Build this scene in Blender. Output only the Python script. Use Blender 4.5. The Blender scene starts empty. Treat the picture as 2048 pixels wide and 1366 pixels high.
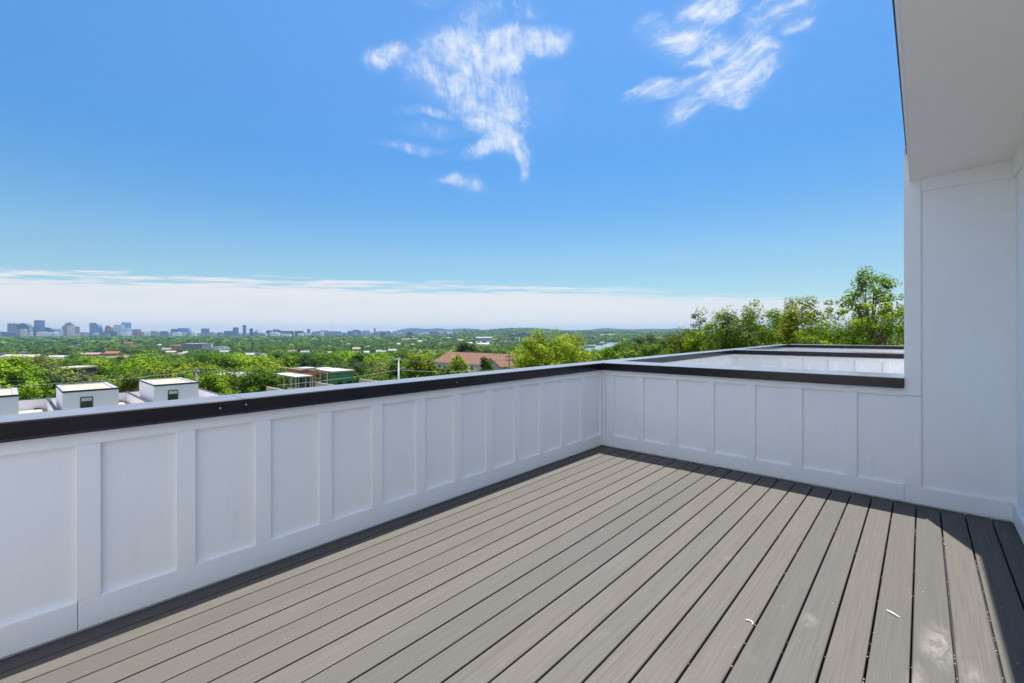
import bpy, math, random
import numpy as np
from mathutils import Vector, Matrix
R = math.radians
sc = bpy.context.scene
COL = sc.collection

# ------------------------------------------------------------------ camera
H = 1.5
F = 913.0
SY, CY = math.sin(R(41.93)), math.cos(R(41.93))
RIGHT = Vector((SY, -CY, 0)); FWD = Vector((CY, SY, 0))
cam_d = bpy.data.cameras.new('camera'); cam = bpy.data.objects.new('camera', cam_d); COL.objects.link(cam)
cam_d.sensor_width = 36.0; cam_d.lens = F / 2048 * 36
cam_d.shift_y = -19.0 / 2048
cam_d.clip_start = 0.05; cam_d.clip_end = 60000
ROLL = 0.106
cam.matrix_world = (Matrix.Translation((0, 0, H)) @ Matrix.Rotation(-(R(90) - R(41.93)), 4, 'Z')
                    @ Matrix.Rotation(R(90), 4, 'X') @ Matrix.Rotation(-R(ROLL), 4, 'Z'))
sc.camera = cam

# ------------------------------------------------------------------ sun and sky
SUN = Vector((0.30, 0.13, 1.0)).normalized()
sl = bpy.data.lights.new('sun', 'SUN'); so = bpy.data.objects.new('sun', sl); COL.objects.link(so)
sl.energy = 5.0; sl.angle = R(0.53); sl.color = (1.0, 0.955, 0.89)
so.rotation_mode = 'QUATERNION'; so.rotation_quaternion = SUN.to_track_quat('Z', 'Y'); so.location = (0, 0, 60)
sc.view_settings.view_transform = 'Standard'; sc.view_settings.look = 'None'
sc.view_settings.exposure = 1.0; sc.view_settings.gamma = 1.0
sc.cycles.use_denoising = True
try: sc.cycles.denoiser = 'OPENIMAGEDENOISE'
except Exception: pass
sc.cycles.max_bounces = 8; sc.cycles.diffuse_bounces = 5; sc.cycles.transparent_max_bounces = 12
sc.cycles.volume_bounces = 0

class NT:
    """small node-building helper"""
    def __init__(s, tree): s.t = tree; s.n = tree.nodes; s.l = tree.links
    def new(s, typ, **kw):
        n = s.n.new(typ)
        for k, v in kw.items(): setattr(n, k, v)
        return n
    def put(s, sock, v):
        if isinstance(v, bpy.types.NodeSocket): s.l.new(v, sock)
        elif v is not None: sock.default_value = v
    def m(s, op, a, b=None, c=None, clamp=False):
        n = s.new('ShaderNodeMath', operation=op); n.use_clamp = clamp
        s.put(n.inputs[0], a)
        if b is not None: s.put(n.inputs[1], b)
        if c is not None: s.put(n.inputs[2], c)
        return n.outputs[0]
    def vm(s, op, a, b=None):
        n = s.new('ShaderNodeVectorMath', operation=op); s.put(n.inputs[0], a)
        if b is not None: s.put(n.inputs[1], b)
        return n.outputs['Value'] if op == 'DOT_PRODUCT' else n.outputs[0]
    def mix(s, f, a, b, mode='MIX'):
        n = s.new('ShaderNodeMix', data_type='RGBA', blend_type=mode)
        s.put(n.inputs[0], f); s.put(n.inputs[6], a); s.put(n.inputs[7], b)
        return n.outputs[2]
    def noise(s, vec, scale, detail=4, rough=.55, dist=0.0):
        n = s.new('ShaderNodeTexNoise'); s.put(n.inputs['Vector'], vec)
        n.inputs['Scale'].default_value = scale; n.inputs['Detail'].default_value = detail
        n.inputs['Roughness'].default_value = rough; n.inputs['Distortion'].default_value = dist
        return n.outputs['Fac']
    def noisec(s, vec, scale, detail=4, rough=.55):
        n = s.new('ShaderNodeTexNoise'); s.put(n.inputs['Vector'], vec)
        n.inputs['Scale'].default_value = scale; n.inputs['Detail'].default_value = detail
        n.inputs['Roughness'].default_value = rough
        return n.outputs['Color']
    def ss(s, v, lo, hi, a=0.0, b=1.0):
        n = s.new('ShaderNodeMapRange', interpolation_type='SMOOTHSTEP')
        s.put(n.inputs[0], v); s.put(n.inputs[1], lo); s.put(n.inputs[2], hi); s.put(n.inputs[3], a); s.put(n.inputs[4], b)
        return n.outputs[0]
    def xyz(s, x, y, z=0.0):
        n = s.new('ShaderNodeCombineXYZ'); s.put(n.inputs[0], x); s.put(n.inputs[1], y); s.put(n.inputs[2], z)
        return n.outputs[0]
    def sep(s, v):
        n = s.new('ShaderNodeSeparateXYZ'); s.put(n.inputs[0], v); return n.outputs
    def mapping(s, v, scale=(1, 1, 1), rot=(0, 0, 0), loc=(0, 0, 0)):
        n = s.new('ShaderNodeMapping'); s.put(n.inputs[0], v)
        n.inputs['Location'].default_value = loc; n.inputs['Rotation'].default_value = rot; n.inputs['Scale'].default_value = scale
        return n.outputs[0]
    def ramp(s, f, stops):
        n = s.new('ShaderNodeValToRGB'); s.put(n.inputs[0], f)
        e = n.color_ramp.elements
        while len(e) < len(stops): e.new(0.5)
        for i, (p, c) in enumerate(stops): e[i].position = p; e[i].color = (*c, 1)
        return n.outputs[0]

SKY_S = 0.0784
def build_world():
    w = bpy.data.worlds.new('World'); sc.world = w; w.use_nodes = True
    T = NT(w.node_tree); w.node_tree.nodes.clear()
    out = T.new('ShaderNodeOutputWorld'); bg = T.new('ShaderNodeBackground')
    T.l.new(bg.outputs[0], out.inputs[0]); bg.inputs[1].default_value = SKY_S
    sky = T.new('ShaderNodeTexSky', sky_type='NISHITA'); sky.sun_disc = False
    sky.sun_elevation = math.asin(SUN.z); sky.sun_rotation = math.atan2(SUN.x, SUN.y)
    sky.altitude = 100; sky.air_density = 1.0; sky.dust_density = 0.3; sky.ozone_density = 3.0
    d = T.new('ShaderNodeTexCoord').outputs['Generated']
    z = T.sep(d)[2]
    # clear dry air: deeper blue overhead, no glare band low down
    tint = T.ramp(T.m('MULTIPLY', z, 1.0), [(0.0, (.49, .56, .60)), (.132, (.474, .597, .606)), (.161, (.48, .616, .638)), (.254, (.366, .606, .714)), (.341, (.325, .622, .804)), (.547, (.47, .775, .965)), (1.0, (.50, .78, .97))])
    base = T.mix(1.0, sky.outputs[0], T.vm('SCALE', tint), 'MULTIPLY')
    base.node.inputs[7].links[0].from_node.inputs['Scale'].default_value = 1.25
    fw = T.m('MAXIMUM', T.vm('DOT_PRODUCT', d, tuple(FWD)), 0.02)
    a = T.m('DIVIDE', T.vm('DOT_PRODUCT', d, tuple(RIGHT)), fw)     # east-west and height of a direction, both over its reach north
    b = T.m('DIVIDE', z, fw)
    ab = T.xyz(a, b, 0)
    warp = T.vm('SCALE', T.vm('SUBTRACT', T.noisec(ab, 6.0, 3), (.5, .5, .5)))
    warp.node.inputs['Scale'].default_value = 0.085
    abw = T.vm('ADD', ab, warp)
    # ---- high wisps
    def blob(px, py, rx, ry, ang, s=1.0):
        ca, cb = (px - 1024) / F, (664 - py) / F
        v = T.mapping(T.vm('SUBTRACT', abw, (ca, cb, 0)), (1, 1, 1), (0, 0, -R(ang)))
        v = T.vm('MULTIPLY', v, (F / rx, F / ry, 0))
        n = T.new('ShaderNodeVectorMath', operation='LENGTH'); T.l.new(v, n.inputs[0])
        return T.ss(n.outputs['Value'], 0.25, 1.42, s, 0.0)
    def union(lst):
        r = lst[0]
        for q in lst[1:]: r = T.m('MAXIMUM', r, q)
        return r
    A = union([blob(790, 105, 75, 40, 8, .85), blob(900, 110, 120, 90, 20, .95), blob(1000, 110, 110, 70, 15, 1.0), blob(950, 45, 90, 75, 75, .7),
               blob(1080, 95, 75, 45, 15, .95), blob(920, 165, 150, 75, -32, .95), blob(990, 190, 130, 75, -40, .9),
               blob(985, 255, 115, 46, -42, 1.0), blob(965, 305, 60, 24, 15, .95), blob(1042, 325, 16, 55, 12, .8), blob(865, 220, 95, 17, -6, .72),
               blob(830, 292, 105, 15, -6, .70), blob(922, 365, 68, 17, -12, .9), blob(885, 258, 120, 26, -4, .55), blob(1090, 200, 60, 80, 0, .5),
               blob(1050, 30, 50, 60, 80, .5), blob(860, 0, 60, 20, 0, .5)])
    B = union([blob(1420, 15, 120, 55, 25, .9), blob(1400, 90, 150, 65, -15, .95), blob(1470, 150, 140, 70, 20, .95), blob(1340, 175, 100, 32, 12, .85),
               blob(1370, 215, 70, 38, 45, .8), blob(1520, 60, 80, 50, 35, .75), blob(1500, 130, 110, 60, 25, .9), blob(1570, 20, 110, 50, 25, .8), blob(1600, 55, 70, 26, 30, .65),
               blob(1470, 185, 90, 20, 12, .7)])
    st1 = T.mapping(abw, (1, 1, 1), (0, 0, R(38)))
    puff = T.noise(T.vm('MULTIPLY', st1, (1.0, 1.6, 1)), 7.0, 15, .68, .25)
    grain = T.noise(T.vm('MULTIPLY', st1, (1.3, 1.0, 1)), 26.0, 10, .66, .2)
    st2 = T.mapping(ab, (1, 1, 1), (0, 0, R(-8)))
    fibre = T.noise(T.vm('MULTIPLY', T.vm('ADD', st2, T.vm('MULTIPLY', warp, (.6, .6, 0))), (9.0, 1.6, 1)), 6.0, 10, .64, .2)
    tex = T.m('ADD', T.m('ADD', T.m('MULTIPLY', puff, .45), T.m('MULTIPLY', fibre, .26)), T.m('MULTIPLY', grain, .29))
    stB = T.mapping(ab, (1, 1, 1), (0, 0, R(-26)))
    fineB = T.noise(T.vm('MULTIPLY', T.vm('ADD', stB, T.vm('MULTIPLY', warp, (.7, .7, 0))), (1.3, 4.6, 1)), 6.5, 14, .66, .25)
    texB = T.m('ADD', T.m('ADD', T.m('MULTIPLY', fineB, .62), T.m('MULTIPLY', puff, .20)), T.m('MULTIPLY', grain, .18))
    def wisp(mask, tx):
        lo = T.m('SUBTRACT', 0.655, T.m('MULTIPLY', mask, 0.30))
        w_ = T.m('ADD', T.ss(tx, lo, T.m('ADD', lo, 0.30)), T.m('MULTIPLY', T.ss(mask, .1, .9), T.m('MULTIPLY', puff, .20)), clamp=True)
        return T.m('MULTIPLY', w_, T.ss(mask, 0.0, 0.7))
    wA = wisp(A, tex); wB = wisp(B, texB)
    wis = T.m('MULTIPLY', T.m('MAXIMUM', wA, wB), 0.92)
    # ---- cloud bank low over the horizon, its near edge a straight front on the cloud level
    iz = T.m('DIVIDE', 1.0, T.m('MAXIMUM', b, 0.012))
    s_ = T.m('MULTIPLY', a, iz)
    sq = T.xyz(s_, iz, 0)
    edge = T.m('ADD', T.m('MULTIPLY', s_, 0.36), 10.6)
    n1 = T.noise(T.vm('MULTIPLY', sq, (.16, .75, 1)), 1.0, 6, .6, .3)
    n0 = T.noise(T.vm('MULTIPLY', sq, (1.0, 1.5, 1)), 1.0, 7, .62, .4)
    over = T.m('ADD', T.m('SUBTRACT', iz, edge), T.m('ADD', T.m('MULTIPLY', T.m('SUBTRACT', n1, .5), 9.0), T.m('MULTIPLY', T.m('SUBTRACT', n0, .5), 7.0)))
    # measured against distance so that the front keeps its softness along its length
    over = T.m('DIVIDE', over, iz)
    bank = T.ss(over, -0.08, 0.17)
    n2 = T.noise(T.vm('MULTIPLY', ab, (2.2, 26.0, 1)), 1.0, 5, .55, .2)
    bank = T.m('MULTIPLY', bank, T.ss(n2, 0.25, 0.62, 0.78, 1.0))
    bank = T.m('MULTIPLY', bank, T.ss(b, -0.02, 0.05, .86, .93))
    bank = T.m('MULTIPLY', bank, T.ss(a, 0.6, 1.1, 1.0, 0.8))
    K = 1.0 / SKY_S
    c = T.mix(bank, base, tuple(K * CL * x for x in (0.70, 0.685, 0.70)) + (1,))
    c = T.mix(wis, c, tuple(K * CL * x for x in (0.74, 0.77, 0.80)) + (1,))
    # bright cloud layer added to the unseen sky behind the viewer, lifting the shaded walls
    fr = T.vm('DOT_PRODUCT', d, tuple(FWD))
    fill_veil = T.m('MULTIPLY', T.ss(fr, 0.25, -0.35), T.ss(T.noise(d, 2.2, 6, .6), .30, .62, .25, .85))
    c = T.mix(fill_veil, c, tuple(K * CL * x for x in (.82, .90, 1.02)) + (1,))
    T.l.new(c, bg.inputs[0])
CL = .63
build_world()

# ------------------------------------------------------------------ helpers
def pt(px, py, depth):
    """a point seen in direction (px, py) at a given reach; used once to survey where things stand"""
    yy = py + 0.00185 * (px - 1024)
    p = FWD * depth + RIGHT * ((px - 1024) / F * depth)
    return Vector((p.x, p.y, H + (664.1 - yy) / F * depth))
def to_px(x, y, z):
    d = x * FWD.x + y * FWD.y
    a = (x * RIGHT.x + y * RIGHT.y) / d
    px = 1024 + F * a
    return px, 664.1 - (z - H) / d * F - 0.00185 * (px - 1024), d

_gr = np.array([0, 25, 40, 60, 100, 170, 300, 500, 800, 1500, 2500, 5000, 9000, 16000.])
_gz = np.array([-10.5, -11.5, -13, -15.8, -19, -22.5, -29, -38, -46, -53, -55, -57, -57, -57.])
def sstep(x, a, b):
    t = np.clip((x - a) / (b - a), 0, 1); return t * t * (3 - 2 * t)
def ground(x, y):
    x = np.asarray(x, float); y = np.asarray(y, float)
    r = np.hypot(x, y)
    d = x * FWD.x + y * FWD.y; s = x * RIGHT.x + y * RIGHT.y
    ang = np.arctan2(s, np.maximum(d, 1e-3) + 0 * s)
    ang = np.where(d < 0, np.sign(s) * (np.pi / 2 + .3), ang)
    z = np.interp(r, _gr, _gz)
    z = z + sstep(ang, -0.30, 0.0) * sstep(r, 2600, 5600) * 46
    z = z + sstep(ang, 0.12, .35) * (1 - sstep(r, 60, 260)) * sstep(r, 15, 40) * 3.5
    z = z + (1.2 * np.sin(x / 61.) * np.cos(y / 47.) + 2.2 * np.sin(x / 230. + 1) * np.sin(y / 190.)) * sstep(r, 120, 600) * (1 - .8 * ((r > 1150) & (r < 2450) & (ang > 0.08)))
    for (px, rr, amp, sl_, sr) in ((1058, 6300, 34, 420, 900), (1000, 6600, 22, 500, 900), (930, 5600, 10, 420, 700), (1180, 7000, 6, 900, 900)):
        c = pt(px, 664, rr)
        ds = (x - c.x) * RIGHT.x + (y - c.y) * RIGHT.y; dd = (x - c.x) * FWD.x + (y - c.y) * FWD.y
        z = z + amp * np.exp(-(ds / sl_) ** 2 - (dd / sr) ** 2)
    return z
def gz(x, y): return float(ground(x, y))
def reach(px, py):
    """how far out the ground lies in a direction below the horizon"""
    lo, hi = 20.0, 9000.0
    for _ in range(50):
        mid = math.sqrt(lo * hi); p = pt(px, 664, mid)
        if to_px(p.x, p.y, gz(p.x, p.y))[1] > py: lo = mid
        else: hi = mid
    return lo

class MB:
    def __init__(s): s.v = []; s.f = []
    def add(s, vs, fs):
        o = len(s.v); s.v += [tuple(v) for v in vs]; s.f += [tuple(i + o for i in f) for f in fs]; return s
    def box(s, x0, x1, y0, y1, z0, z1):
        return s.add([(x0, y0, z0), (x1, y0, z0), (x1, y1, z0), (x0, y1, z0), (x0, y0, z1), (x1, y0, z1), (x1, y1, z1), (x0, y1, z1)],
                     [(3, 2, 1, 0), (4, 5, 6, 7), (0, 1, 5, 4), (1, 2, 6, 5), (2, 3, 7, 6), (3, 0, 4, 7)])
    def prism(s, poly, axis, c0, c1):
        """extrude a 2D outline along an axis"""
        n = len(poly)
        def P(p, c): return (c, p[0], p[1]) if axis == 0 else ((p[0], c, p[1]) if axis == 1 else (p[0], p[1], c))
        vs = [P(p, c0) for p in poly] + [P(p, c1) for p in poly]
        fs = [tuple(range(n - 1, -1, -1)), tuple(range(n, 2 * n))] + [(i, (i + 1) % n, n + (i + 1) % n, n + i) for i in range(n)]
        return s.add(vs, fs)
    def tube(s, pts, rad, n=6, cap=True):
        pts = [Vector(p) for p in pts]; rings = []
        rad = rad if hasattr(rad, '__len__') else [rad] * len(pts)
        for i, p in enumerate(pts):
            t = (pts[min(i + 1, len(pts) - 1)] - pts[max(i - 1, 0)]).normalized()
            u = t.orthogonal().normalized() if abs(t.z) > .9 else t.cross(Vector((0, 0, 1))).normalized()
            w = t.cross(u)
            rings.append([p + (u * math.cos(6.2832 * k / n) + w * math.sin(6.2832 * k / n)) * rad[i] for k in range(n)])
        vs = [q for r_ in rings for q in r_]
        fs = [(i * n + k, i * n + (k + 1) % n, (i + 1) * n + (k + 1) % n, (i + 1) * n + k) for i in range(len(pts) - 1) for k in range(n)]
        if cap: fs += [tuple(range(n - 1, -1, -1)), tuple((len(pts) - 1) * n + k for k in range(n))]
        return s.add(vs, fs)
    def build(s, name, mat, parent=None, world=False, bevel=0, smooth=False):
        me = bpy.data.meshes.new(name)
        v = s.v
        if world and parent is not None:
            L = parent.location; pp = parent.parent
            L = Vector(L) + (Vector(pp.location) if pp else Vector())
            v = [(a[0] - L.x, a[1] - L.y, a[2] - L.z) for a in v]
        me.from_pydata(v, [], s.f); me.update()
        me.materials.append(mat)
        if smooth: me.polygons.foreach_set('use_smooth', [True] * len(me.polygons))
        o = bpy.data.objects.new(name, me); COL.objects.link(o)
        if parent is not None: o.parent = parent
        if bevel:
            b = o.modifiers.new('bevel', 'BEVEL'); b.width = bevel; b.segments = 2; b.limit_method = 'ANGLE'
        return o

def tag(o, label=None, cat=None, group=None, kind=None):
    if label: o['label'] = label
    if cat: o['category'] = cat
    if group: o['group'] = group
    if kind: o['kind'] = kind
    return o
def thing(name, loc, label, cat, group=None, rz=0.0):
    o = bpy.data.objects.new(name, None); COL.objects.link(o); o.location = loc; o.rotation_euler = (0, 0, rz)
    o.empty_display_size = 0.1
    return tag(o, label, cat, group)
def dup(o, loc=None, rz=None, scale=None, label=None, group=None):
    c = o.copy(); COL.objects.link(c)
    if loc is not None: c.location = loc
    if rz is not None: c.rotation_euler = (0, 0, rz)
    if scale is not None: c.scale = scale
    if label: c['label'] = label
    if group: c['group'] = group
    for ch in list(o.children):
        k = ch.copy(); COL.objects.link(k); k.parent = c
        for g in list(ch.children):
            q = g.copy(); COL.objects.link(q); q.parent = k
    return c
def qmesh(name, quads, tint, mat, parent=None):
    """one mesh out of an (n,4,3) array of quads, with one tint value per quad"""
    n = len(quads)
    me = bpy.data.meshes.new(name)
    me.vertices.add(n * 4); me.loops.add(n * 4); me.polygons.add(n)
    me.vertices.foreach_set('co', np.ascontiguousarray(quads, np.float32).ravel())
    me.loops.foreach_set('vertex_index', np.arange(n * 4, dtype=np.int32))
    me.polygons.foreach_set('loop_start', np.arange(0, n * 4, 4, dtype=np.int32))
    at = me.attributes.new('tint', 'FLOAT', 'FACE'); at.data.foreach_set('value', np.ascontiguousarray(tint, np.float32))
    me.update(calc_edges=True); me.materials.append(mat)
    o = bpy.data.objects.new(name, me); COL.objects.link(o)
    if parent is not None: o.parent = parent
    return o

# ------------------------------------------------------------------ materials
def base_mat(name):
    m = bpy.data.materials.new(name); m.use_nodes = True
    T = NT(m.node_tree); p = m.node_tree.nodes['Principled BSDF']
    return m, T, p
def simple(name, col, rough=.6, metal=0.0, var=.12, scale=3.0, bump=0.0, spec=.5):
    m, T, p = base_mat(name)
    co = T.new('ShaderNodeTexCoord').outputs['Object']
    n = T.noise(co, scale, 5, .6)
    c = T.mix(n, tuple(x * (1 - var) for x in col) + (1,), tuple(min(1, x * (1 + var)) for x in col) + (1,))
    T.l.new(c, p.inputs['Base Color'])
    p.inputs['Roughness'].default_value = rough; p.inputs['Metallic'].default_value = metal
    p.inputs['Specular IOR Level'].default_value = spec
    if bump:
        b = T.new('ShaderNodeBump'); b.inputs['Strength'].default_value = bump; b.inputs['Distance'].default_value = .01
        T.l.new(T.noise(co, scale * 8, 4), b.inputs['Height']); T.l.new(b.outputs[0], p.inputs['Normal'])
    return m

def white_siding():
    m, T, p = base_mat('white_painted_siding')
    co = T.new('ShaderNodeTexCoord').outputs['Object']
    big = T.noise(co, 1.3, 4, .6); streak = T.noise(T.vm('MULTIPLY', co, (7, 7, 1.1)), 1.0, 5, .65)
    c = T.mix(T.ss(big, .3, .7), (.84, .85, .868, 1), (.87, .877, .885, 1))
    c = T.mix(T.ss(streak, .58, .8, 0, .35), c, (.70, .69, .665, 1))
    spots = T.noise(co, 38, 2, .5)
    c = T.mix(T.ss(spots, .76, .80, 0, .4), c, (.45, .42, .38, 1))
    T.l.new(c, p.inputs['Base Color']); p.inputs['Roughness'].default_value = .48
    b = T.new('ShaderNodeBump'); b.inputs['Strength'].default_value = .22; b.inputs['Distance'].default_value = .004
    gr = T.noise(T.vm('MULTIPLY', co, (60, 60, 5)), 1.0, 3, .6)
    T.l.new(T.m('ADD', gr, T.m('MULTIPLY', big, 1.5)), b.inputs['Height']); T.l.new(b.outputs[0], p.inputs['Normal'])
    return m
def cap_metal():
    m, T, p = base_mat('dark_bronze_coping')
    co = T.new('ShaderNodeTexCoord').outputs['Object']
    n = T.noise(co, 2.2, 5, .6); sm = T.noise(T.vm('MULTIPLY', co, (3, 3, 30)), 1.0, 4, .6)
    up = T.ss(T.sep(T.new('ShaderNodeTexCoord').outputs['Normal'])[2], .7, .95)      # upward faces: pale sky sheen painted into the base colour
    dust_or_sheen = T.mix(T.ss(n, .3, .7), (.135, .116, .132, 1), (.170, .148, .164, 1))
    T.l.new(T.mix(up, T.mix(T.ss(n, .3, .7), (.008, .005, .006, 1), (.014, .009, .010, 1)), dust_or_sheen), p.inputs['Base Color'])
    T.l.new(T.ss(sm, .3, .75, .16, .28), p.inputs['Roughness'])
    p.inputs['Specular IOR Level'].default_value = .1
    p.inputs['Coat Weight'].default_value = .6; p.inputs['Coat Roughness'].default_value = .2
    b = T.new('ShaderNodeBump'); b.inputs['Strength'].default_value = .12; b.inputs['Distance'].default_value = .01
    T.l.new(T.noise(co, 3.0, 2), b.inputs['Height']); T.l.new(b.outputs[0], p.inputs['Normal'])
    return m
def deck_mat():
    m, T, p = base_mat('grey_composite_decking')
    co = T.new('ShaderNodeTexCoord').outputs['Object']
    at = T.new('ShaderNodeAttribute', attribute_name='tint').outputs['Fac']
    x, y, z = T.sep(co)
    sh = T.xyz(T.m('ADD', x, T.m('MULTIPLY', at, 37.0)), y, T.m('MULTIPLY', at, 11.0))
    grain = T.noise(T.vm('MULTIPLY', sh, (2.2, 95, 1)), 1.0, 6, .62, .15)
    wv = T.new('ShaderNodeTexWave', wave_type='BANDS', bands_direction='Y', wave_profile='SAW')
    T.l.new(T.vm('MULTIPLY', sh, (.55, 7.0, 1)), wv.inputs['Vector'])
    wv.inputs['Scale'].default_value = 2.2; wv.inputs['Distortion'].default_value = 9.0; wv.inputs['Detail'].default_value = 2.5; wv.inputs['Detail Scale'].default_value = 1.2
    cath = wv.outputs['Fac']
    cloudy = T.noise(T.vm('MULTIPLY', sh, (1.3, 5.5, 1)), 1.0, 4, .6)
    dust_or_sheen = T.noise(T.vm('MULTIPLY', co, (1.0, 1.0, 1)), 2.4, 6, .65, .5)
    c = T.mix(T.ss(grain, .25, .75), (.072, .0645, .0555, 1), (.098, .0885, .0765, 1))
    c = T.mix(T.ss(cath, .55, 1.0, 0, .14), c, (.054, .050, .045, 1))
    c = T.mix(T.ss(cloudy, .5, .8, 0, .3), c, (.118, .110, .097, 1))
    c = T.mix(T.m('MULTIPLY', T.ss(at, 0, 1), .55), c, (.061, .0575, .052, 1))
    c = T.mix(T.ss(dust_or_sheen, .58, .82, 0, .3), c, (.142, .131, .113, 1))
    # scuffed pale patches
    st = None
    ns = T.noise(T.vm('MULTIPLY', co, (5, 11, 1)), 1.0, 8, .7, 1.2)
    nl = T.noise(co, 9, 5, .65, .8)
    for (sx, sy, rx, ry, k) in ((2.98, -.055, .30, .085, 1.0), (2.62, -.16, .40, .06, .9), (2.6, .02, .22, .05, .6), (2.79, .44, .10, .05, .8), (3.24, .95, .10, .06, .5), (2.3, -.17, .3, .04, .7)):
        dx = T.m('DIVIDE', T.m('SUBTRACT', x, sx), rx); dy = T.m('DIVIDE', T.m('SUBTRACT', y, sy), ry)
        dd = T.m('SQRT', T.m('ADD', T.m('MULTIPLY', dx, dx), T.m('MULTIPLY', dy, dy)))
        q = T.ss(dd, .2, 1.0, k, 0.0)
        st = q if st is None else T.m('MAXIMUM', st, q)
    st = T.m('MULTIPLY', st, T.ss(T.m('ADD', T.m('MULTIPLY', ns, .6), T.m('MULTIPLY', nl, .4)), .40, .66))
    c = T.mix(T.m('MULTIPLY', st, .75), c, (.28, .265, .235, 1))
    sp = T.noise(co, 55, 1, .4)
    c = T.mix(T.ss(sp, .80, .82, 0, .55), c, (.42, .40, .37, 1))
    T.l.new(c, p.inputs['Base Color'])
    T.l.new(T.ss(grain, .2, .8, .72, .56), p.inputs['Roughness'])
    p.inputs['Specular IOR Level'].default_value = .35
    b = T.new('ShaderNodeBump'); b.inputs['Strength'].default_value = .35; b.inputs['Distance'].default_value = .0015
    T.l.new(T.m('ADD', grain, T.m('MULTIPLY', cath, .5)), b.inputs['Height']); T.l.new(b.outputs[0], p.inputs['Normal'])
    return m
def foliage(name, dark, light, var=.35):
    m, T, p = base_mat(name)
    at = T.new('ShaderNodeAttribute', attribute_name='tint').outputs['Fac']
    rnd = T.new('ShaderNodeObjectInfo').outputs['Random']
    c = T.mix(at, dark + (1,), light + (1,))
    hs = T.new('ShaderNodeHueSaturation'); T.l.new(c, hs.inputs['Color'])
    T.put(hs.inputs['Hue'], T.m('ADD', .5 - .022, T.m('MULTIPLY', rnd, .05)))
    T.put(hs.inputs['Value'], T.m('ADD', 1 - var * .6, T.m('MULTIPLY', T.m('FRACT', T.m('MULTIPLY', rnd, 7.31)), var * 1.2)))
    T.l.new(hs.outputs[0], p.inputs['Base Color'])
    p.inputs['Roughness'].default_value = .7; p.inputs['Specular IOR Level'].default_value = .08
    tr = T.new('ShaderNodeBsdfTranslucent'); T.l.new(T.mix(.5, hs.outputs[0], (.20, .32, .012, 1)), tr.inputs[0])
    mx = T.new('ShaderNodeMixShader'); mx.inputs[0].default_value = .20
    T.l.new(p.outputs[0], mx.inputs[1]); T.l.new(tr.outputs[0], mx.inputs[2])
    T.l.new(mx.outputs[0], m.node_tree.nodes['Material Output'].inputs[0])
    return m
def tower_mat(name, wall, glass, fx=.22, fz=.26, mixw=.5):
    """facade with a grid of window bands on its walls"""
    m, T, p = base_mat(name)
    co = T.new('ShaderNodeTexCoord').outputs['Object']
    x, y, z = T.sep(co)
    h = T.m('ADD', x, y)
    gx = T.m('LESS_THAN', T.m('FRACT', T.m('MULTIPLY', h, fx)), mixw + .15)
    gz_ = T.m('LESS_THAN', T.m('FRACT', T.m('MULTIPLY', z, fz)), mixw)
    g = T.m('MULTIPLY', gx, gz_)
    nz = T.sep(T.new('ShaderNodeTexCoord').outputs['Normal'])[2]
    g = T.m('MULTIPLY', g, T.m('LESS_THAN', T.m('ABSOLUTE', nz), .5))
    T.l.new(T.mix(g, wall + (1,), glass + (1,)), p.inputs['Base Color'])
    T.put(p.inputs['Roughness'], T.m('SUBTRACT', .75, T.m('MULTIPLY', g, .55)))
    return m
def ground_mat():
    m, T, p = base_mat('valley_grass')
    co = T.new('ShaderNodeTexCoord').outputs['Object']
    a = T.noise(co, .02, 6, .6); b_ = T.noise(co, .11, 5, .65); f = T.noise(co, 2.0, 4, .7)
    c = T.mix(T.ss(a, .35, .65), (.030, .046, .012, 1), (.085, .092, .030, 1))
    c = T.mix(T.ss(b_, .5, .7, 0, .6), c, (.022, .036, .010, 1))
    c = T.mix(T.ss(f, .3, .8, 0, .4), c, (.05, .062, .018, 1))
    T.l.new(c, p.inputs['Base Color']); p.inputs['Roughness'].default_value = .9; p.inputs['Specular IOR Level'].default_value = .1
    return m
def roof_tiles():
    m, T, p = base_mat('red_shingle_roof')
    co = T.new('ShaderNodeTexCoord').outputs['Object']
    br = T.new('ShaderNodeTexBrick'); T.l.new(T.mapping(co, (1, 1, 1), (0, 0, R(90))), br.inputs['Vector'])
    br.inputs['Color1'].default_value = (.175, .090, .060, 1); br.inputs['Color2'].default_value = (.14, .074, .052, 1); br.inputs['Mortar'].default_value = (.11, .05, .04, 1)
    br.inputs['Scale'].default_value = 1.2; br.inputs['Mortar Size'].default_value = .03
    n = T.noise(co, .5, 4)
    T.l.new(T.mix(T.ss(n, .4, .75, 0, .4), br.outputs[0], (.205, .108, .075, 1)), p.inputs['Base Color'])
    p.inputs['Roughness'].default_value = .85; p.inputs['Specular IOR Level'].default_value = .2
    return m
def bricks():
    m, T, p = base_mat('red_brick')
    co = T.new('ShaderNodeTexCoord').outputs['Object']
    br = T.new('ShaderNodeTexBrick'); T.l.new(T.mapping(co, (1, 1, 1), (R(90), 0, R(90))), br.inputs['Vector'])
    br.inputs['Color1'].default_value = (.20, .07, .05, 1); br.inputs['Color2'].default_value = (.15, .055, .045, 1); br.inputs['Mortar'].default_value = (.25, .2, .17, 1)
    br.inputs['Scale'].default_value = 3
    T.l.new(br.outputs[0], p.inputs['Base Color']); p.inputs['Roughness'].default_value = .85
    return m
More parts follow.
